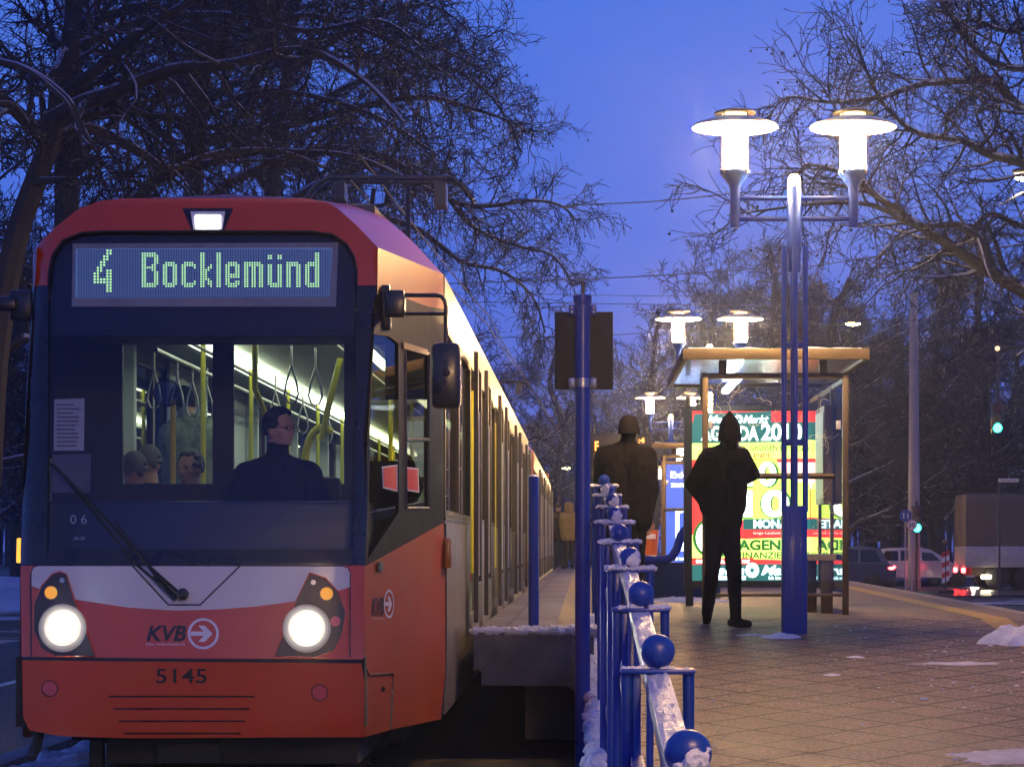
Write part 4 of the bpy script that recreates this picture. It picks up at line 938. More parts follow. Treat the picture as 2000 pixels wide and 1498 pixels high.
# low wall with a blue rail beyond the shelter
lw = thing('low_wall', 'low grey wall with a bent blue rail on top behind the near shelter', 'wall', (1.0, 29, .9))
a = P(1256, 1168, 29); b = P(1345, 1098, 29); MB().bbox((a.x, 29, .88), (b.x+.4, 29.25, b.z), .01).build('wall', mat('grey_blue_render', (.07, .085, .13), .7, var=.15), lw)
MB().tube([P(x, y, 28.97) for x, y in ((1245, 1093), (1300, 1093), (1312, 1088), (1322, 1072), (1330, 1045), (1338, 1035), (1360, 1030))], .055, 10).build('rail', BLUE, lw)
# departure board
dbd = thing('departure_board', 'dark departure board with orange letters hanging left of the far shelter', 'display', P(1210, 865, 47))
a = P(1153, 884, 47); b = P(1272, 846, 47)
MB().bbox((a.x, 47, a.z), (b.x, 47.2, b.z), .02).build('case', DKG, dbd)
for x in (a.x+.08, b.x-.08): MB().tube([(x, 47.1, .9), (x, 47.1, b.z+.12)], .05, 8).build('post', DKG, dbd)
E_OR = emit('led_orange', (1, .28, .04), 3); mb = MB()
f2 = lambda x, y: P(x, -y, 46.99)
put_text(mb, 'F', f2, 7, 18, 1162, -880, .02); put_text(mb, ':4', f2, 12, 10, 1247, -865, .02); mb.build('led_text', E_OR, dbd, smooth=False)
# orange bin
ob = thing('litter_bin', 'orange litter bin beside the far shelter', 'bin', P(1268, 1088, 38)); p = P(1268, 1088, 38)
MB().lathe([(.0, .0), (.13, .0), (.16, .42), (.165, .45), (.15, .45), (.14, .40), (0, .40)], p, 16).build('tub', mat('orange_plastic', (.7, .16, .03), .4), ob)
MB().tube([p+Vector((0, .12, .45)), Vector((p.x, p.y+.12, .9))], .03, 8).build('post', DKG, ob)
MB().bbox(p+Vector((-.1, -.16, .3)), p+Vector((.1, -.15, .38)), .004).build('sticker', WINK, ob)
# ------------------------------------------------------------------ people
def seg_d(p, a, b, ra, rb):
    ab = b-a; L = ab.length_squared; t = 0 if L < 1e-9 else max(0, min(1, (p-a).dot(ab)/L))
    return (p-(a+ab*t)).length-(ra+(rb-ra)*t)
def capsule(mb, a, b, ra, rb, n=14):
    a, b = Vector(a), Vector(b); d = (b-a)
    if d.length < 1e-5: mb.ball(a, ra, n, 10); return
    M = d.to_track_quat('Z', 'Y').to_matrix(); L = d.length; prof = []
    for k in range(7): t = -math.pi/2+math.pi/2*k/6; prof.append((ra*math.cos(t)+1e-4, ra*math.sin(t)))
    for k in range(7): t = math.pi/2*k/6; prof.append((rb*math.cos(t)+1e-4, L+rb*math.sin(t)))
    mb.lathe(prof, a, n, M)
    k = len(mb.v)
    mb.f.append(tuple(range(k-n*14, k-n*13))[::-1]); mb.m.append(0); mb.f.append(tuple(range(k-n, k))); mb.m.append(0)
def remesh(mb, name, vox, parent, mats, classify, smooth=4, fold=None):
    me = bpy.data.meshes.new('tmp'); me.from_pydata(mb.v, [], mb.f); o = bpy.data.objects.new('tmp', me); C.objects.link(o)
    r = o.modifiers.new('r', 'REMESH'); r.mode = 'VOXEL'; r.voxel_size = vox
    s_ = o.modifiers.new('s', 'SMOOTH'); s_.iterations = smooth; s_.factor = .5
    bpy.context.view_layer.update(); dg = bpy.context.evaluated_depsgraph_get()
    m2 = bpy.data.meshes.new_from_object(o.evaluated_get(dg)); bpy.data.objects.remove(o); m2.name = name; m2.materials.clear()
    for m in mats: m2.materials.append(m)
    nn = [v.normal.copy() for v in m2.vertices]
    for v, n_ in zip(m2.vertices, nn):
        if fold and fold(v.co): v.co += n_*(.009*noise.noise(Vector((v.co.x*9, v.co.y*9, v.co.z*5)))+.003*noise.noise(v.co*24))
    m2.polygons.foreach_set('use_smooth', [True]*len(m2.polygons))
    m2.polygons.foreach_set('material_index', [classify(p.center) for p in m2.polygons])
    ob = bpy.data.objects.new(name, m2); C.objects.link(ob)
    if parent: ob.parent = parent; ob.matrix_parent_inverse = Matrix.Translation(-Vector(parent.location))
    return ob
CLOTH = {}
def cloth(name, c):
    return mat(name, c, .9, var=.3, vs=14, bump=.6, bs=22, spec=.08)
def person(label, J, top, legs_m, vox=.011, hat=None, hair=None, yaw=0, pitch=0, glasses=False, coat=None, shoes=(.02, .018, .016), loc=None, wide=1., group=None, seated=False, skinm=None, collar=False):
    collar = collar or bool(hat)
    """J: world joints; yaw: where the face points (radians, 0 = away from the camera, +Y)"""
    J = {k: Vector(v) for k, v in J.items()}
    root = thing('person', label, 'person', loc or J.get('base', J['pelvis']), group)
    prims = []
    def c(a, b, ra, rb, tagi): prims.append((Vector(a), Vector(b), ra, rb, tagi))
    pv, ch, nk, hd = J['pelvis'], J['chest'], J['neck'], J['head']
    side = (J['shoulder_r']-J['shoulder_l']).normalized()
    for q in (-1, 1):
        c(pv+side*.07*q, ch+side*.09*q*wide, .135*wide, .135*wide, 0)
        c(ch+side*.09*q*wide, (J['shoulder_l'] if q < 0 else J['shoulder_r'])-side*.03*q, .125*wide, .075*wide, 0)
    for q in (-1, 1): c(nk-Vector((0, 0, .02)), (J['shoulder_r'] if q > 0 else J['shoulder_l'])-side*.05*q, .070, .070*wide, 0)
    c(ch, nk, .12*wide, .075, 0); c(nk, nk.lerp(hd, .45), .074, .068, 0 if collar else 3)
    for s_ in 'lr':
        c(J['shoulder_'+s_], J['elbow_'+s_], .070*wide, .056*wide, 0); c(J['elbow_'+s_], J['wrist_'+s_], .056*wide, .042, 0)
        d = (J['wrist_'+s_]-J['elbow_'+s_]).normalized(); w_ = J['wrist_'+s_]; n_ = d.cross(side).normalized() if abs(d.dot(side)) < .95 else Vector((0, 1, 0)); b_ = d.cross(n_).normalized()
        c(w_, w_+d*.075, .030, .034, 3)
        for k in range(4):
            a = w_+d*.085+b_*(.020*(k-1.5)); l_ = (.062, .074, .070, .055)[k]; m_ = a+d*l_*.5+n_*.004; c(a, m_, .0105, .0098, 3); c(m_, m_+d*l_*.45+n_*.022, .0098, .0085, 3)
        a = w_+d*.03+b_*(-.034); c(a, a+d*.035-b_*.022, .013, .011, 3); c(a+d*.035-b_*.022, a+d*.065-b_*.024+n_*.008, .011, .009, 3)
        if 'hip_'+s_ in J:
            h, k_, an, to = J['hip_'+s_], J['knee_'+s_], J['ankle_'+s_], J['toe_'+s_]
            c(h, k_, .095*wide, .068*wide, 1); c(k_, an, .066*wide, .05, 1); c(an-Vector((0, 0, .035)), to, .045, .036, 2)
            c(an-Vector((0, 0, .035)), an-(to-an).normalized()*.045-Vector((0, 0, .05)), .042, .038, 2)
    if coat:
        for k in range(10):
            a = 2*math.pi*k/10; o_ = Vector((.12*math.cos(a), .09*math.sin(a), 0)); c(pv+o_*.75+Vector((0, 0, .15)), Vector((pv.x, pv.y, coat))+o_*.85, .075, .065, 0)
    mb = MB()
    for p in prims: capsule(mb, p[0], p[1], p[2], p[3])
    # head: skull, jaw, nose, brow, ears
    Mh = (Matrix.Rotation(yaw, 3, 'Z') @ Matrix.Rotation(pitch, 3, 'X'))
    hp = [((0, 0, .015), (.078, .098, .105)), ((0, .022, -.045), (.062, .075, .075)), ((0, .062, -.082), (.036, .032, .032)), ((0, .100, -.022), (.013, .020, .030)), ((0, .112, -.036), (.017, .014, .012)),
          ((.030, .080, .018), (.030, .016, .012)), ((-.030, .080, .018), (.030, .016, .012)), ((0, .090, -.062), (.026, .014, .008)), ((0, .086, -.075), (.022, .014, .008)),
          ((.080, -.005, -.012), (.010, .022, .034)), ((-.080, -.005, -.012), (.010, .022, .034)), ((.045, .060, -.025), (.028, .024, .024)), ((-.045, .060, -.025), (.028, .024, .024))]
    for o_, r in hp: mb.ball(hd+Mh @ Vector(o_), r, 16, 12, Mh)
    MT = [cloth('cloth_%s' % label[:26], top), cloth('legs_%s' % label[:26], legs_m), cloth('shoes_%s' % label[:26], shoes), skinm or SKIN]
    def cls(p):
        q = Mh.transposed() @ (p-hd)
        if collar and q.z < (-.02 if hat else -.09) and (q.y < .02 or q.z < -.10): return min((seg_d(p, a, b, ra, rb), ti) for a, b, ra, rb, ti in prims)[1]
        best, bi = 9, 0
        for a, b, ra, rb, ti in prims:
            d = seg_d(p, a, b, ra, rb)
            if d < best: best, bi = d, ti
        if abs(q.x) < .1 and abs(q.y) < .14 and -.12 < q.z < .14 and best > -.01 and (p-hd).length < .15: return 3
        return bi
    body_ = remesh(mb, 'body', vox, root, MT, cls, 4, lambda p: (p-hd).length > .16)
    e = MB()
    for q in (-1, 1): e.ball(hd+Mh @ Vector((q*.031, .086, .004)), (.012, .008, .007), 10, 8, Mh)
    e.build('eyes', mat('eye_dark', (.05, .03, .025), .2), root)
    if hair:
        h = MB(); rg = random.Random(3)
        for k in range(150):
            u = Vector((rg.gauss(0, 1), rg.gauss(-.35, 1), rg.gauss(.75, .8))).normalized()
            if u.y > .45 and u.z < .62: continue
            if u.z < -.35: continue
            h.ball(hd+Mh @ Vector((u.x*.080, u.y*.100, .016+u.z*.112)), (.024, .024, .020), 8, 6)
        hh = remesh(h, 'hair', .008, root, [mat('hair_%s' % label[:20], hair, .6, var=.3, vs=40, bump=.6, bs=80)], lambda p: 0, 2)
    if hat:
        h = MB(); kind, col = hat; M4 = Mh
        prof = {'pointed': [(0, .215), (.012, .21), (.028, .185), (.055, .155), (.076, .12), (.088, .08), (.092, .03), (.096, .025), (.099, -.035), (.09, -.04)],
                'beanie': [(0, .128), (.03, .125), (.06, .112), (.083, .078), (.092, .03), (.097, .02), (.100, -.04), (.09, -.045)],
                'hood': [(0, .15), (.05, .145), (.09, .11), (.112, .04), (.118, -.04), (.12, -.12), (.11, -.16)]}[kind]
        if kind == 'hood':
            for z_, r in ((.06, .105), (.0, .115), (-.06, .115), (-.12, .11)):
                for k in range(15):
                    a = R(150+k*240/14)  if False else R(-188+k*196/14); h.ball(hd+Mh @ Vector((r*math.cos(a), r*1.05*math.sin(a)*1.0-.005, z_)), (.03, .03, .045), 8, 6)
            for k in range(8):
                for j in range(5):
                    a = R(-180+k*45); b2 = R(20+j*17)
                    if j < 3 and 20 < math.degrees(a) < 160: continue
                    h.ball(hd+Mh @ Vector((.108*math.cos(b2)*math.cos(a), .115*math.cos(b2)*math.sin(a), .05+.085*math.sin(b2))), .028, 8, 6)
            remesh(h, 'hood', .010, root, [MT[0]], lambda p: 0, 3)
        else:
            h.lathe(prof, hd+Mh @ Vector((0, -.008, .0)), 24, M4 @ Matrix.Diagonal((.98, 1.14, 1))); h.build('hat', cloth('hat_%s' % label[:20], col), root)
    if glasses:
        g = MB()
        for q in (-1, 1):
            g.tube([hd+Mh @ Vector((q*.034+.024*math.cos(a), .104, .004+.018*math.sin(a))) for a in [k*math.pi/8 for k in range(17)]], .0022, 5)
            g.tube([hd+Mh @ Vector((q*.058, .102, .008)), hd+Mh @ Vector((q*.082, .0, .006))], .0022, 5)
        g.tube([hd+Mh @ Vector((-.01, .106, .008)), hd+Mh @ Vector((.01, .106, .008))], .0022, 5); g.build('glasses', BLACK, root)
    return root
def pj(Y, d): return {k: P(v[0], v[1], Y+(v[2] if len(v) > 2 else 0)) for k, v in d.items()}
BLK = (.010, .009, .009)
person('man in black with a pointed hat standing before the lit sale poster', pj(19.5, dict(pelvis=(1411, 985), chest=(1412, 905), neck=(1422, 872), head=(1426, 852), shoulder_l=(1383, 890, .0), shoulder_r=(1449, 888, .05), elbow_l=(1350, 945, -.02), wrist_l=(1380, 990, .08),
       elbow_r=(1473, 926, .05), wrist_r=(1430, 948, .2), hip_l=(1396, 1000), hip_r=(1424, 1000), knee_l=(1392, 1102, -.05), knee_r=(1433, 1108, -.08), ankle_l=(1382, 1196, .25), ankle_r=(1437, 1208), toe_l=(1380, 1213, .35), toe_r=(1461, 1219, .05), base=(1411, 1222))),
       BLK, (.012, .012, .018), hat=('pointed', (.012, .010, .012)), yaw=R(-35), coat=P(0, 1022, 19.5).z, wide=1.0)
person('tall figure in a long dark coat at the ramp top behind the fence', pj(20.7, dict(pelvis=(1222, 1010), chest=(1222, 905), neck=(1226, 866), head=(1229, 838), shoulder_l=(1182, 890), shoulder_r=(1263, 890), elbow_l=(1172, 955), wrist_l=(1180, 1010, .05), elbow_r=(1273, 955), wrist_r=(1266, 1012, .05),
       hip_l=(1206, 1025), hip_r=(1238, 1025), knee_l=(1206, 1110), knee_r=(1238, 1110), ankle_l=(1206, 1187), ankle_r=(1240, 1187), toe_l=(1200, 1201, .15), toe_r=(1246, 1201, .15), base=(1222, 1205))),
       (.010, .009, .009), (.012, .011, .012), hat=('beanie', (.014, .012, .012)), yaw=R(-20), coat=P(0, 1120, 20.7).z, wide=1.3)
person('person in a tan jacket and pale grey hat far down the platform', pj(66, dict(pelvis=(1111, 1047), chest=(1111, 1015), neck=(1111, 1000), head=(1111, 990), shoulder_l=(1098, 1006), shoulder_r=(1124, 1006), elbow_l=(1096, 1027), wrist_l=(1098, 1043), elbow_r=(1126, 1027), wrist_r=(1124, 1043),
       hip_l=(1106, 1050), hip_r=(1117, 1050), knee_l=(1106, 1077), knee_r=(1117, 1077), ankle_l=(1106, 1104), ankle_r=(1118, 1104), toe_l=(1105, 1109, -.1), toe_r=(1119, 1109, -.1), base=(1111, 1111))), (.26, .18, .08), (.025, .025, .03), .025, hat=('hood', (.4, .4, .38)), yaw=0, wide=1.25)
person('person in a dark brown coat beside the tram far down the platform', pj(67, dict(pelvis=(1093, 1047), chest=(1092, 1015), neck=(1091, 1000), head=(1090, 990), shoulder_l=(1080, 1007), shoulder_r=(1103, 1007), elbow_l=(1078, 1027), wrist_l=(1080, 1043), elbow_r=(1105, 1027), wrist_r=(1104, 1043),
       hip_l=(1088, 1050), hip_r=(1098, 1050), knee_l=(1088, 1077), knee_r=(1098, 1077), ankle_l=(1087, 1104), ankle_r=(1099, 1104), toe_l=(1086, 1109, -.1), toe_r=(1100, 1109, -.1), base=(1093, 1111))), (.10, .06, .035), (.03, .04, .06), .025, hair=(.05, .03, .02), yaw=R(-30), wide=1.25)
# tram driver (sits, looks to the platform)
person('tram driver in a dark jacket with glasses looking towards the platform', pj(14.5, dict(pelvis=(540, 1075, .1), chest=(540, 945, .05), neck=(542, 893, .02), head=(545, 838, 0), shoulder_l=(480, 926, 0), shoulder_r=(606, 926, .02), elbow_l=(458, 1000, -.15), wrist_l=(490, 1040, -.45), elbow_r=(632, 1000, -.15), wrist_r=(600, 1040, -.45),
       hip_l=(510, 1085), hip_r=(570, 1085), knee_l=(500, 1085, -.45), knee_r=(580, 1085, -.45), ankle_l=(505, 1215, -.5), ankle_r=(575, 1215, -.5), toe_l=(505, 1238, -.62), toe_r=(575, 1238, -.62))),
       (.010, .014, .030), (.015, .015, .02), .010, hair=(.012, .010, .010), yaw=R(-122), glasses=True, wide=1.15, collar=True, skinm=skin('driver_skin', (.58, .33, .25)))
person('standing passenger in a dark cap and olive jacket inside the tram', pj(18.6, dict(pelvis=(380, 960), chest=(378, 862), neck=(364, 812), head=(357, 783), shoulder_l=(345, 838), shoulder_r=(408, 838), elbow_l=(345, 905), wrist_l=(352, 958), elbow_r=(416, 905), wrist_r=(412, 958),
       hip_l=(362, 985), hip_r=(396, 985), knee_l=(362, 1090), knee_r=(396, 1090), ankle_l=(362, 1188), ankle_r=(396, 1188), toe_l=(358, 1203, -.1), toe_r=(400, 1203, -.1))), (.24, .28, .20), (.02, .02, .03), .012, hat=('beanie', (.012, .012, .014)), yaw=R(-65), wide=1.35)
for lab, hx, hy, Y, hair_, tp, yw in (('seated passenger with grey hair seen from behind at the left of the tram cab window', 262, 920, 16.3, (.10, .09, .08), (.12, .12, .10), 0), ('seated passenger with dark hair between the grey-haired one and the yellow pole', 291, 905, 17.3, (.035, .028, .022), (.04, .04, .05), 0),
                      ('seated passenger with a pale face and dark hair below the standing one', 372, 915, 16.6, (.012, .010, .010), (.02, .02, .03), R(150))):
    h = P(hx, hy, Y); q = lambda x, y, z: h+Vector((x, y, z))
    person(lab, dict(pelvis=q(0, 0, -.72), chest=q(0, 0, -.36), neck=q(0, 0, -.17), head=h, shoulder_l=q(-.18, 0, -.25), shoulder_r=q(.18, 0, -.25), elbow_l=q(-.22, .02, -.52), wrist_l=q(-.15, -.2 if yw else .2, -.62), elbow_r=q(.22, .02, -.52), wrist_r=q(.15, -.2 if yw else .2, -.62),
        hip_l=q(-.09, 0, -.74), hip_r=q(.09, 0, -.74), knee_l=q(-.1, -.42 if yw else .42, -.74), knee_r=q(.1, -.42 if yw else .42, -.74), ankle_l=q(-.1, -.42 if yw else .42, -1.14), ankle_r=q(.1, -.42 if yw else .42, -1.14), toe_l=q(-.1, -.56 if yw else .56, -1.19), toe_r=q(.1, -.56 if yw else .56, -1.19)), tp, (.02, .02, .03), .014, hair=hair_, yaw=yw)
# ------------------------------------------------------------------ traffic
E_WL = emit('car_lamp_white', (1, .92, .78), 160); E_RL = emit('car_lamp_red', (1, .03, .03), 22)
CARG = glass('car_glass', (.12, .13, .15), 1.7)
def wheel(mb, x, y, r, w=.2): mb.lathe([(0, -w/2), (r*.6, -w/2), (r, -w/2+.03), (r, w/2-.03), (r*.6, w/2), (0, w/2)], (x, y, r), 20, Matrix.Rotation(R(90), 3, 'X'))
def car(label, xr, y, d, paint, L=4.4, H=1.46):
    """side-on car, d = +1 facing right; xr = middle"""
    t = thing('car', label, 'car', (xr, y, 0), 'cars crossing at the junction'); f = lambda u: xr+d*(u-.5)*L
    low = [(0, .35), (0, .80), (.04, .92), (.30, .98), (.70, .96), (.93, .84), (1, .66), (1, .35)]
    mb = MB()
    prev = None
    for yy, s_ in ((y-.86, .97), (y-.80, 1), (y+.80, 1), (y+.86, .97)):
        cur = [Vector((xr+(f(u)-xr)*s_, yy, z)) for u, z in low]
        if prev: mb.bridge(prev, cur)
        else: mb.add(cur, [tuple(range(len(cur)))])
        prev = cur
    mb.add(prev, [tuple(range(len(prev)))])
    mb.build('body', paint, t)
    cab = [(.05, .93), (.12, H-.06), (.22, H), (.48, H), (.56, H-.08), (.74, .95)]
    mb = MB(); a = [Vector((f(u), y-.74+.12*(z > 1.1), z)) for u, z in cab]; b = [Vector((f(u), y+.74-.12*(z > 1.1), z)) for u, z in cab]
    mb.bridge(a, b); mb.add(a, [tuple(range(6))]); mb.add(b, [tuple(range(6))]); rf = mb.build('roof', paint, t)
    mb = MB()
    for u0, u1, z1 in ((.11, .27, H-.12), (.29, .46, H-.10), (.48, .64, H-.12)):
        sh = .05 if u0 < .2 else 0; sh2 = .09 if u0 > .45 else 0
        mb.add([Vector((f(u0), y-.75, 1.0)), Vector((f(u1+.0), y-.75, 1.0)), Vector((f(u1-sh2), y-.64, z1)), Vector((f(u0+sh), y-.64, z1))], [(0, 1, 2, 3)])
    mb.build('side_windows', CARG, rf, smooth=False)
    for u in (.18, .80):
        for q in (-.8, .8):
            mb = MB(); wheel(mb, f(u), y+q, .31); w_ = mb.build('wheel', RUB, t)
            MB().lathe([(0, -.105), (.18, -.108), (.2, -.1)], (f(u), y+q, .31), 12, Matrix.Rotation(R(90), 3, 'X')).build('rim', ALU, w_)
    for q in (-.62, .62):
        MB().ball((f(.985), y+q, .66), (.09, .16, .08), 10, 6).build('headlight', E_WL, t); MB().ball((f(.012), y+q, .80), (.06, .14, .09), 10, 6).build('tail_light', E_RL, t)
    MB().ball((f(.94), y-.83, .66), (.14, .05, .07), 10, 6).build('corner_lamp', E_WL, t); MB().ball((f(.04), y-.84, .80), (.14, .04, .06), 10, 6).build('side_tail_lamp', E_RL, t)
    return t
PD = mat('dark_blue_car_paint', (.02, .022, .05), .2, coat=.8, var=.05); PS = mat('silver_car_paint', (.60, .60, .62), .3, metal=.1, coat=.7, var=.05); PB = mat('black_car_paint', (.012, .012, .016), .2, coat=.8, var=.05)
car('dark blue car with red tail lamp half hidden by the shelter', P(1618, 1150, 80).x, 80, -1, PD, 4.5, 1.55)
car('pale silver car crossing behind the striped beacon', P(1800, 1150, 90).x, 90, 1, PS, 4.4, 1.50)
tr = thing('truck', 'grey box truck with white side skirt crossing at the right edge', 'truck', (P(1935, 1150, 84).x, 84, 0))
x0 = P(1873, 1150, 84).x; x1 = x0+6.8
bm = MB(); pl = [(x0, 82.8)]
pl = [(x0+.0, 83.0), (x0+.06, 82.86), (x0+.2, 82.8), (x1, 82.8), (x1, 85.2), (x0+.2, 85.2), (x0+.06, 85.14), (x0, 85.0)]
prev = [Vector((x, y, 1.56)) for x, y in pl]; mb = MB(); mb.add(prev, [tuple(range(8))])
for zz, s_ in ((3.2, 0), (3.40, .05), (3.46, .22)):
    cur = [Vector((x+(s_ if x < x0+1 else 0), y+(s_*.5 if y < 84 else -s_*.5), zz)) for x, y in pl]; mb.bridge(prev, cur); prev = cur
mb.add(prev, [tuple(range(8))]); mb.build('box_body', mat('truck_tarp', (.10, .075, .062), .6, var=.12, vs=1.5), tr)
MB().bbox((x0+.02, 82.77, .80), (x1, 85.2, 1.55), .02).build('side_skirt', mat('truck_grey', (.42, .41, .39), .4), tr)
MB().box((x0+.3, 83.1, .5), (x1+1.9, 84.9, .9)).build('chassis', UNDER, tr)
MB().bbox((x1+.15, 82.85, .55), (x1+2.0, 85.15, 2.7), .12).build('cab', mat('truck_white', (.75, .74, .7), .4), tr)
for x in (x0+1.2, x0+2.3, x1+1.2):
    for y in (83.0, 85.0): mb = MB(); wheel(mb, x, y, .45, .28); mb.build('wheel', RUB, tr)
for y in (83.1, 84.9): MB().bbox((x0-.03, y-.18, .60), (x0+.06, y+.18, .78), .01).build('tail_light', E_RL, tr)
for k in range(3): MB().bbox((x0+.6+1.9*k, 82.74, .40), (x0+.95+1.9*k, 82.77, .52), .01).build('side_lamp', emit('truck_side_lamp', (1, .8, .5), 25), tr)
for y in (83.1, 84.9): MB().ball((x1+2.02, y, .75), (.05, .14, .1), 10, 6).build('headlight', E_WL, tr)
# ------------------------------------------------------------------ mast, signals, signs at the junction
E_G = emit('signal_green', (.02, 1, .62), 14)
m_ = thing('concrete_mast', 'tall pale concrete mast rising in front of the dark trees', 'mast', (P(1785, 1068, 86).x, 86, 0)); x = m_.location.x
MB().tube([(x, 86, 0), (x, 86, 11)], [.24, .15], 16).build('shaft', mat('mast_concrete', (.34, .32, .31), .8, var=.12, vs=1.5), m_); MB().lathe([(.26, 0), (.26, .3), (.24, .32)], (x, 86, 0), 16).build('collar', CONC, m_)
def signal(label, px, py0, py1, Y, hung):
    p = P(px, (py0+py1)/2, Y); t = thing('traffic_light', label, 'traffic light', p, 'green traffic lights'); h = (py1-py0)*Y/FPX; r = h*.13
    MB().bbox((p.x-h*.19, Y, p.z-h/2), (p.x+h*.19, Y+.2, p.z+h/2), .03).build('housing', BLACK, t)
    for k, mm in enumerate((mat('dull_red_lens', (.08, .01, .01), .3), mat('dull_amber_lens', (.08, .04, .01), .3), E_G)):
        c_ = (p.x, Y-.01, p.z+h*(.32-.32*k)); MB().ball(c_, (r*1.15, .03, r*1.15), 14, 8).build('lens', mm, t)
        MB().tube([(c_[0]+r*1.25*math.cos(a), Y-.16, c_[2]+r*1.25*math.sin(a)) for a in [R(-20+k2*22) for k2 in range(11)]], .012, 5).build('visor', BLACK, t)
    if hung:
        MB().tube([(p.x+.02, Y+.1, p.z+h/2), (p.x+.06, Y+.1, p.z+h*2.4)], .05, 8).tube([(p.x+.06, Y+.1, p.z+h*2.4), (p.x+9, Y+.1, p.z+h*2.6), (p.x+9.2, Y+.1, 0)], .07, 8).build('hanger', DKG, t)
        MB().ball((p.x, Y, p.z+h*2.35), .07, 10, 6).build('beacon', emit('warm_beacon', (1, .6, .3), 1.2), t)
    else: MB().tube([(p.x, Y+.1, 0), (p.x, Y+.1, p.z+h*.7)], .05, 8).build('post', DKG, t)
    return t
signal('green traffic light hanging high at the right before dark trees', 1948, 788, 846, 66, True)
signal('small green traffic light on a post beside the white round sign', 1791, 988, 1040, 82, False)
def round_sign(label, px, py, r, Y, face, rim, txt=None):
    p = P(px, py, Y); t = thing('road_sign', label, 'sign', p); q = r*Y/FPX
    M = Matrix.Rotation(R(90), 3, 'X')
    MB().lathe([(0, 0), (q, 0), (q, .02), (0, .02)], p, 24, M).build('plate', rim, t); MB().lathe([(0, .022), (q*.8, .022), (q*.8, .03), (0, .03)], p, 24, M).build('face', face, t)
    MB().tube([(p.x, Y+.06, 0), (p.x, Y+.06, p.z+q)], .035, 8).build('post', STEEL, t)
    mb = MB()
    if txt: put_text(mb, txt, lambda x, y: P(x, -y, Y-.034), r*1.1, r*.9, px-r*.55, -(py+r*.45), .02)
    else:
        for dx in (-.35, .35): mb.add([p+Vector((q*(dx-.1), -.034, -q*.45)), p+Vector((q*(dx+.1), -.034, -q*.45)), p+Vector((q*(dx+.1), -.034, q*.45)), p+Vector((q*(dx-.1), -.034, q*.45))], [(0, 1, 2, 3)])
    mb.build('symbol', INK if txt else WINK, t, smooth=False)
round_sign('round blue sign with two pale marks in front of the tree trunk', 1769, 1007, 12, 83, mat('sign_blue', (.02, .08, .42), .4), mat('sign_blue', (.02, .08, .42), .4))
round_sign('round white speed sign reading 50 in front of the mast', 1781, 1025, 11, 81, WINK, mat('sign_grey', (.35, .2, .2), .4), '50')
p = P(1970, 938, 70); t = thing('street_name_sign', 'small white street name plate above the truck', 'sign', p)
MB().bbox((p.x-.31, 70, p.z-.055), (p.x+.31, 70.03, p.z+.055), .008).build('plate', mat('pale_plate', (.62, .6, .58), .5), t); MB().tube([(p.x-.27, 70.05, 0), (p.x-.27, 70.05, p.z+.06)], .03, 8).build('post', DKG, t)
mb = MB()
for k in range(7): mb.box((p.x-.24+k*.068, 69.994, p.z-.02), (p.x-.24+k*.068+.045, 69.998, p.z+.02))
mb.build('print', mat('faint_print', (.2, .2, .2), .6), t, smooth=False)
x = P(1847, 1100, 76).x; t = thing('warning_beacon', 'narrow red and white striped beacon standing before the silver car', 'beacon', (x, 76, 0))
w_ = MB(); r_ = MB()
for k in range(6):
    z = .32+k*.17
    (r_ if k % 2 else w_).prism([(x-.12, 76, z), (x+.12, 76, z+.10), (x+.12, 76, z+.27), (x-.12, 76, z+.17)], (0, .04, 0))
w_.build('white_bands', WINK, t); r_.build('red_bands', mat('beacon_red', (.6, .03, .03), .4), t); MB().bbox((x-.25, 75.8, .0), (x+.25, 76.3, .12), .02).tube([(x, 76.02, .1), (x, 76.02, 1.6)], .03, 6).build('foot', RUB, t); MB().ball((x, 76.02, 1.68), .10, 12, 8).build('lamp', mat('dull_amber_lens', (.3, .15, .03), .3), t)
# ------------------------------------------------------------------ overhead wires
WIRE = mat('wire', (.03, .028, .03), .5)
def wire(label, pts, r, name='span_wire'):
    q = []
    for a, b in zip(pts, pts[1:]):
        a, b = P(*a), P(*b); k = 10
        for i in range(k): s_ = i/k; q.append(a.lerp(b, s_)-Vector((0, 0, .05*math.sin(math.pi*s_))))
    q.append(P(*pts[-1])); return tag(MB().tube(q, r, 5).build(name, WIRE), label, 'wire')
wire('highest span wire crossing behind the near lamp heads', [(380, 430, 50), (990, 410, 50), (1130, 400, 50), (1430, 378, 50), (1900, 332, 50), (2300, 270, 50)], .014)
wire('span wire crossing the sky above the back of the square sign', [(400, 560, 60), (1060, 548, 60), (1530, 520, 60), (1640, 512, 60), (1850, 470, 60), (2250, 330, 60)], .015)
wire('faint level wire passing just behind the pin of the sign pole', [(500, 570, 72), (1000, 573, 72), (1530, 577, 72), (2300, 560, 72)], .009)
wire('span wire running behind the square sign above the shelter lamps', [(560, 672, 74), (940, 660, 74), (1390, 644, 74), (2200, 600, 74)], .013)
wire('low span wire just above the second pantograph', [(620, 735, 82), (1060, 727, 82), (1290, 727, 82), (1400, 725, 82)], .013)
wire('slanting wire rising to the right from the shelter roof', [(1660, 705, 62), (1720, 672, 60), (1850, 595, 50), (2080, 455, 40)], .012)
wire('slanting wire through the branches below the right street lamp', [(1700, 640, 58), (1830, 500, 52), (2010, 372, 46)], .010)
for k, lab in enumerate(('upper contact wire over the tram track', 'lower contact wire over the tram track')):
    wire(lab, [(700-k*16, 300+k*52, 26), (954-k*4, 617+k*14, 40), (1020, 727+k*5, 58), (1080, 820+k*4, 85), (1108, 885, 130)], .012, 'contact_wire')
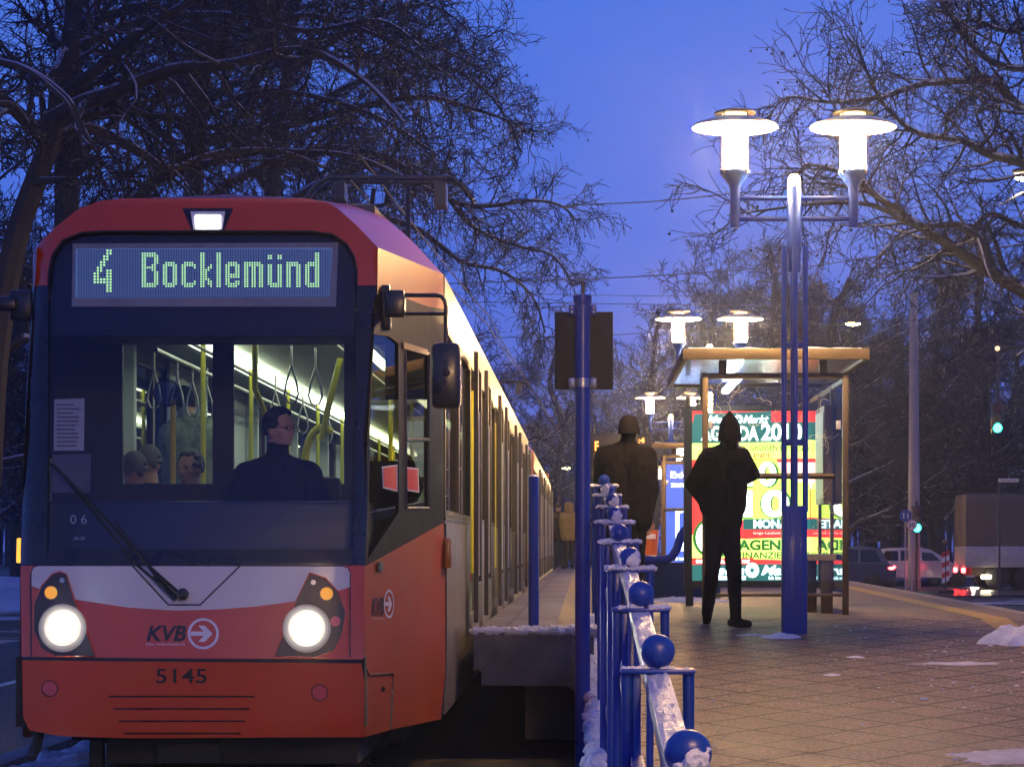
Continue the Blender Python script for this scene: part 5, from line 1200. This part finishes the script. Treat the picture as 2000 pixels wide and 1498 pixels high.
# ------------------------------------------------------------------ trees
BARK = snowy('bark_with_snow', (.028, .028, .031), .45)
TWIG = snowy('twigs_with_frost', (.017, .017, .021), .92)
def rot_about(d, ang, rg):
    u = d.cross(Vector((rg.gauss(0, 1), rg.gauss(0, 1), rg.gauss(0, 1))))
    if u.length < 1e-4: u = Vector((1, 0, 0))
    return (Matrix.Rotation(ang, 3, u.normalized()) @ d).normalized()
def smooth_path(pts, n=5):
    out = []; k = len(pts)
    for i in range(k-1):
        p0, p1, p2, p3 = pts[max(i-1, 0)], pts[i], pts[i+1], pts[min(i+2, k-1)]
        for j in range(n):
            t = j/n; out.append(.5*((2*p1)+(p2-p0)*t+(2*p0-5*p1+4*p2-p3)*t*t+(3*p1-p0-3*p2+p3)*t**3))
    out.append(pts[-1]); return out
class Tree:
    def __init__(s, seed, twig_r=.007, keep=None): s.rg = random.Random(seed); s.tr = MB(); s.cr = MB(); s.tw = twig_r; s.n = 0; s.keep = keep
    def limb(s, pts, r0, r1, dens=1., lvl=1, kid=1.0, t0=.12, droop=0, reach=1.0):
        k = len(pts); rr = [r0+(r1-r0)*(i/(k-1))**.8 for i in range(k)]
        s.tr.tube(pts, rr, 7 if r0 > .05 else 5, caps=False)
        L = sum((b-a).length for a, b in zip(pts, pts[1:])); m = int(L*2.9*dens)
        for i in range(m):
            u = t0+(1-t0)*(i+s.rg.random())/max(1, m); q = u*(k-1); j = min(k-2, int(q)); p = pts[j].lerp(pts[j+1], q-j); d = (pts[j+1]-pts[j]).normalized()
            s.branch(p, rot_about(d, R(s.rg.uniform(35, 75)), s.rg), kid*s.rg.uniform(1.4, 3.2)*(1-.35*u)*reach, max(.018, (r0+(r1-r0)*u)*.42), 2, droop)
    def branch(s, p, d, L, r, lvl, droop=0):
        rg = s.rg; n = max(3, int(L/.28)) if lvl == 2 else 4 if lvl == 3 else 3
        pts = [p]; st = L/n
        for i in range(n):
            d = (d+Vector((rg.gauss(0, .20), rg.gauss(0, .20), rg.gauss(0, .20)+(.07 if lvl == 2 else .0)-droop*(.05+.14*i/n)))).normalized(); pts.append(pts[-1]+d*st)
        if s.keep and not s.keep(pts[-1]): 
            if lvl > 2: return
        rt = s.tw*(1.0 if lvl > 3 else 1.3)
        rs = [max(rt, r*(1-.8*i/n)) for i in range(n+1)]
        (s.tr if lvl == 2 and r > .03 else s.cr).tube(pts, rs, 5 if lvl == 2 else 3, caps=False); s.n += n
        if lvl >= 4:
            if rg.random() < .10: s.cr.ball(pts[-1]-Vector((0, 0, .06)), .022+s.tw*.6, 5, 4)
            return
        m = int(L*5.0) if lvl == 2 else max(4, int(L*7.8))
        for i in range(m):
            u = .15+.85*(i+rg.random())/m; q = u*n; j = min(n-1, int(q)); a = pts[j].lerp(pts[j+1], q-j); dd = (pts[j+1]-pts[j]).normalized()
            s.branch(a, rot_about(dd, R(rg.uniform(28, 70)), rg), (L*rg.uniform(.28, .5)*(1.1-.5*u) if lvl == 2 else rg.uniform(.25, .55)), r*.4, lvl+1, droop)
    def finish(s, name, label, base, group=None, cat='tree'):
        t = thing(name, label, cat, base, group)
        s.tr.build('trunk', BARK, t); s.cr.build('crown', TWIG, t, smooth=False); return t
def px_path(Y, pts): return smooth_path([P(a[0], a[1], Y+(a[2] if len(a) > 2 else 0)) for a in pts])
def inview(m=250): 
    def f(p):
        if p.y < 3: return False
        x = CX+(p.x)*FPX/p.y; y = CY-(p.z-EYE)*FPX/p.y
        return -m*1.5 < x < 2000+m*1.5 and y > -m*1.6
    return f
PT = 'bare snow-dusted plane tree '
# left row
T = Tree(1, .0062, inview())
T.limb(px_path(38, [(-60, 1262), (-30, 1000), (-10, 700), (30, 470), (85, 310), (115, 200), (140, 60), (160, -200), (200, -500)]), .27, .12, .55, t0=.45, kid=.9)
T.limb(px_path(38, [(100, 235), (165, 200, -.5), (230, 178, -1), (340, 136, -1.5), (450, 126, -2), (560, 99, -2.5), (640, 112, -3), (720, 165, -3.5), (790, 240, -4)]), .17, .03, 1.25, droop=.35)
T.limb(px_path(38, [(118, 190), (210, 120, -1), (300, 45, -2), (420, -20, -3), (520, -80, -4)]), .12, .03, 1)
T.limb(px_path(38, [(70, 340), (150, 250, .5), (260, 290, 1.5), (330, 330, 2), (420, 300, 2.5), (540, 295, 3), (640, 330, 3.5)]), .13, .03, 1.1, droop=.5)
T.limb(px_path(38, [(95, 280), (0, 190, -1), (-90, 130, -2), (-200, 60, -3)]), .15, .04, .8)
T.limb(px_path(38, [(110, 215), (180, 60, 1), (160, 30, 2), (260, -40, 3), (420, 10, 4), (560, 40, 4)]), .10, .03, 1.1)
T.limb(px_path(38, [(130, 100), (280, 40, 1), (450, 30, 1), (600, 60, .5), (740, 40, 0), (820, 90, 0)]), .10, .02, 1.2, droop=.3)
T.finish('plane_tree', PT+'with the thick leaning trunk at the left edge', P(-60, 1262, 38))
T = Tree(2, .0066, inview())
T.limb(px_path(46, [(105, 1222), (118, 900), (128, 520), (130, 250), (150, 20), (165, -220)]), .36, .16, .5, t0=.5)
T.limb(px_path(46, [(128, 420), (240, 400, 1), (320, 345, 1), (400, 322, 0), (480, 300, 0), (560, 296, -1), (690, 306, -1.5), (800, 352, -2), (880, 390, -2)]), .15, .03, 1.2, droop=.6)
T.limb(px_path(46, [(135, 230), (260, 220, 1), (380, 230, 2), (500, 180, 2), (620, 190, 2), (740, 230, 2), (850, 300, 2)]), .13, .03, 1.3, droop=.4)
T.limb(px_path(46, [(145, 60), (300, 10, -1), (450, 60, -2), (600, 30, -3), (760, 80, -3), (880, 150, -3)]), .12, .03, 1.3, droop=.3)
T.limb(px_path(46, [(120, 720), (60, 660, -1), (0, 690, -1), (-80, 760, -2)]), .14, .04, .5)
T.limb(px_path(46, [(122, 640), (60, 560, -2), (-20, 500, -3)]), .10, .03, .8)
T.finish('plane_tree', PT+'second in the left row, its snowy limb above the roof light', P(105, 1222, 46))
T = Tree(3, .0074, inview())
T.limb(px_path(56, [(370, 1190), (372, 700), (380, 330), (400, 100), (410, -150)]), .34, .16, .6, t0=.5)
T.limb(px_path(56, [(378, 400), (500, 330, 1), (640, 290, 1), (760, 310, 0), (830, 362, 0), (900, 398, 0), (960, 402, 0), (1040, 392, 0), (1095, 402, 0), (1125, 430, 0)]), .15, .025, 1.5, droop=.85, kid=.6)
T.limb(px_path(56, [(385, 280), (540, 250, 1), (700, 210, 1), (830, 190, 0), (930, 215, 0), (990, 235, -.5), (1040, 262, -1)]), .14, .02, 1.6, droop=.5, kid=.6)
T.limb(px_path(56, [(395, 130), (560, 100, 1), (700, 60, 1), (800, 70, 0), (890, 110, 0), (950, 140, 0)]), .13, .02, 1.6, droop=.3, kid=.6)
T.limb(px_path(56, [(400, 60), (560, 0, 0), (720, -60, 0), (820, -50, 0), (880, 10, 0)]), .12, .02, 1.4, kid=.62)
T.limb(px_path(56, [(380, 330), (300, 240), (240, 130), (200, -20)]), .12, .03, 1.0)
T.finish('plane_tree', PT+'third in the left row, twigs reaching farthest out into the sky', P(370, 1190, 56))
T = Tree(4, .0090, inview())
T.limb(px_path(68, [(508, 1169), (512, 700), (530, 380), (560, 160), (580, -100)]), .34, .16, .6, t0=.5)
T.limb(px_path(68, [(520, 480), (650, 420, 0), (800, 440, 0), (900, 510, 0), (980, 530, 0), (1040, 580, 0), (1065, 650, 0)]), .14, .025, 1.5, droop=.8, kid=.62)
T.limb(px_path(68, [(525, 420), (680, 330, 0), (820, 330, 0), (920, 440, 0), (1010, 480, 0), (1080, 500, 0), (1120, 560, 0)]), .14, .025, 1.5, droop=.9, kid=.62)
T.limb(px_path(68, [(545, 250), (700, 160, 0), (860, 130, 0), (960, 190, 0), (1020, 300, 0)]), .13, .025, 1.6, droop=.6, kid=.62)
T.limb(px_path(68, [(560, 150), (700, 50, 0), (830, 10, 0), (920, 60, 0)]), .12, .025, 1.4, droop=.3)
T.limb(px_path(68, [(530, 380), (440, 250, 0), (380, 120, 0), (330, 0)]), .12, .03, 1.2)
T.finish('plane_tree', PT+'fourth in the left row, drooping behind the tram mirror', P(508, 1169, 68))
# close twigs lit by the left lamp belong to a tree outside the picture
T = Tree(5, .0055, None)
T.limb([Vector((-12.4, 34.5, 0)), Vector((-12.3, 34.5, 4)), Vector((-12.0, 34.5, 7.2)), Vector((-11.6, 34.4, 9.5)), Vector((-11.4, 34.4, 12))], .26, .12, .2, t0=.7)
T.limb(px_path(34.4, [(-330, 330), (-200, 200), (-90, 140), (0, 178), (40, 170)]), .08, .012, .9, droop=.3, kid=.36, t0=.3)
T.limb(px_path(34, [(-330, 330), (-150, 250), (-60, 215), (20, 200), (58, 240)]), .06, .010, .8, droop=.5, kid=.34, t0=.4)
T.limb(px_path(33.4, [(-250, 130), (0, 120), (120, 180), (160, 245), (190, 300), (230, 350), (262, 345)]), .06, .010, 1.3, droop=.9, kid=.36, t0=.58)
T.limb(px_path(33.2, [(-250, 130), (0, 120), (110, 180), (150, 240), (165, 300), (195, 330), (200, 385)]), .05, .010, 1.2, droop=.9, kid=.3, t0=.6)
T.finish('plane_tree', 'lamp-lit golden twigs of a bare tree reaching in at the left edge', Vector((-12.4, 34.5, 0)))
# right tree
T = Tree(6, .0062, inview(150))
T.limb(px_path(42, [(2320, 1232), (2310, 900), (2300, 600), (2290, 300), (2330, 0), (2350, -250)]), .40, .18, .3, t0=.5)
T.limb(px_path(42, [(2300, 760), (2130, 650, -1), (2000, 568, -2), (1925, 525, -2.5), (1850, 476, -3), (1770, 425, -3.5), (1700, 375, -4), (1640, 335, -4.5), (1570, 320, -5)]), .20, .018, 0.94, kid=.72, droop=.45)
T.limb(px_path(42, [(1925, 525, -2.5), (1915, 470, -3), (1865, 440, -3.5), (1790, 440, -4), (1700, 400, -4.5), (1600, 398, -5), (1500, 410, -5.5), (1420, 420, -5.5)]), .09, .012, 1.17, kid=.62, droop=.8)
T.limb(px_path(42, [(2290, 430), (2130, 360), (2000, 318, -1), (1930, 300, -1), (1880, 275, -1.5), (1800, 262, -2), (1755, 235, -2.5), (1710, 180, -3), (1690, 130, -3)]), .14, .015, 1.17, kid=.72, droop=.1)
T.limb(px_path(42, [(2290, 330), (2120, 260), (2000, 215, 1), (1940, 160, 1), (1880, 158, 1), (1800, 165, 1), (1720, 190, .5), (1620, 200, 0), (1540, 190, 0), (1500, 230, 0)]), .14, .012, 1.33, kid=.66, droop=.1)
T.limb(px_path(42, [(2300, 240), (2100, 140, 1), (1960, 130, 1), (1890, 80, 1), (1850, 20, 1), (1800, -60, 1)]), .12, .02, 1.40, kid=.8)
T.limb(px_path(42, [(2320, 60), (2120, 20, 2), (1980, 60, 2), (1900, 40, 2), (1850, 60, 2)]), .12, .02, 1.40, kid=.85)
T.limb(px_path(42, [(1700, 375, -4), (1660, 300, -3), (1640, 230, -3), (1600, 160, -3)]), .045, .012, 1.25, kid=.6)
T.limb(px_path(42, [(2300, 560), (2100, 470, 2), (1990, 440, 2), (1930, 420, 2), (1870, 480, 2), (1800, 520, 2), (1720, 560, 2)]), .10, .015, 1.09, kid=.75, droop=.8)
T.finish('plane_tree', 'bare tree whose thick slanting bough enters at the right edge behind the lamp heads', P(2320, 1232, 42))
# far trees: two kinds built once, then copied
def wild(seed, H, tw, nl=13):
    T = Tree(seed, tw); rg = T.rg
    tp = smooth_path([Vector((rg.gauss(0, .25)*i/3, rg.gauss(0, .25)*i/3, H*.8*i/5)) for i in range(6)])
    T.limb(tp, .40, .12, .35, t0=.3, kid=1.0)
    for i in range(nl):
        u = .16+.75*i/nl; p = tp[int(u*(len(tp)-1))]; a = i*2.4+rg.random(); L = H*(.46-.26*u)*rg.uniform(.8, 1.2); el = rg.uniform(.25, .8)
        d = Vector((math.cos(a)*math.cos(el), math.sin(a)*math.cos(el), math.sin(el))); q = [p]
        for k in range(5): d = (d+Vector((rg.gauss(0, .18), rg.gauss(0, .18), rg.gauss(.02, .14)))).normalized(); q.append(q[-1]+d*L/5)
        T.limb(smooth_path(q, 3), .17*(1.1-u), .025, .62, kid=1.05, droop=.25)
    return T
base = []
for k, (sd, H, tw) in enumerate(((11, 17, .015), (12, 19, .016), (13, 15, .015))):
    base.append(wild(sd, H, tw).finish('bare_tree', None, (0, 0, 0)))
FAR = [(10.4, 92, 0), (9.0, 103, 1), (14.8, 96, 2), (18.0, 104, 0), (22.5, 98, 1), (12.5, 112, 2), (16.0, 118, 1), (20.5, 116, 0), (25.5, 112, 2), (7.0, 122, 0), (11, 130, 1), (29, 106, 0), (24, 128, 1), (17, 134, 2), (4.2, 146, 1), (31, 124, 2), (-1.6, 160, 0), (1.2, 172, 2), (8, 158, 0),
       (-10.2, 82, 1), (-9.6, 96, 2), (-9.8, 112, 0), (-15.2, 72, 2), (-18.5, 64, 1), (-13.6, 90, 1), (-24, 92, 2), (-19, 104, 0), (-8.6, 130, 1), (-5.2, 158, 2), (-13, 128, 0), (-27, 110, 1), (-19.5, 52, 2)]
rg = random.Random(77); used = set(); PS_ = {}
for i, (x, y, k) in enumerate(FAR):
    o = base[k] if k not in used else copy_tree(base[k]); used.add(k)
    o.location = (x, y, 0); o.rotation_euler.z = rg.uniform(0, 6.28); s_ = rg.uniform(.85, 1.15); o.scale = (s_, s_, s_*rg.uniform(.9, 1.1))
    if x > 0: o['label'] = 'bare dark tree standing in the blue dusk beyond the junction'; o['group'] = 'bare trees in the dusk beyond the junction'
    else: o['label'] = 'bare dark tree in the wooded strip far behind the left tree row'; o['group'] = 'bare trees in the strip on the left'
    o['category'] = 'tree'
# far wood that closes the view
W = MB(); rg = random.Random(31)
for k in range(620):
    x = rg.uniform(-70, 90); y = rg.uniform(175, 215); h = rg.uniform(8, 15); z = 0
    W.tube([(x, y, 0), (x+rg.gauss(0, .4), y, h*.5), (x+rg.gauss(0, .8), y, h)], [.22, .14, .04], 4, caps=False)
    for j in range(16):
        a = rg.uniform(0, 6.28); z = h*rg.uniform(.2, .98); l = rg.uniform(1.2, 3.6); p = Vector((x, y, z)); d = Vector((math.cos(a), math.sin(a)*.5, rg.uniform(.2, 1.1)))
        q = p+d*l*.6; W.tube([p, q, q+Vector((d.x*.6, 0, d.z+rg.gauss(0, .4)))*l*.5], [.06, .04, .02], 3, caps=False)
        for m in range(3):
            b_ = p.lerp(q, rg.random()); W.tube([b_, b_+Vector((rg.gauss(0, .8), rg.gauss(0, .3), rg.gauss(.3, .6)))], [.03, .018], 3, caps=False)
tag(W.build('distant_wood', mat('distant_bark', (.03, .028, .026), .9), smooth=False), kind='stuff')
# ------------------------------------------------------------------ winter haze
mb = MB(); mb.box((-110, -45, -1.0), (140, 240, 32)); hz = mb.build("haze", WIRE, smooth=False); hz.data.materials.clear()
m = bpy.data.materials.new('haze'); m.use_nodes = True; t = m.node_tree; t.nodes.remove(t.nodes['Principled BSDF'])
vp = t.nodes.new('ShaderNodeVolumePrincipled'); vp.inputs['Color'].default_value = (.55, .66, 1, 1); vp.inputs['Density'].default_value = .0010; vp.inputs['Anisotropy'].default_value = .84
t.links.new(vp.outputs[0], t.nodes['Material Output'].inputs['Volume']); hz.data.materials.append(m); tag(hz, kind='stuff')
S.cycles.volume_step_rate = 4
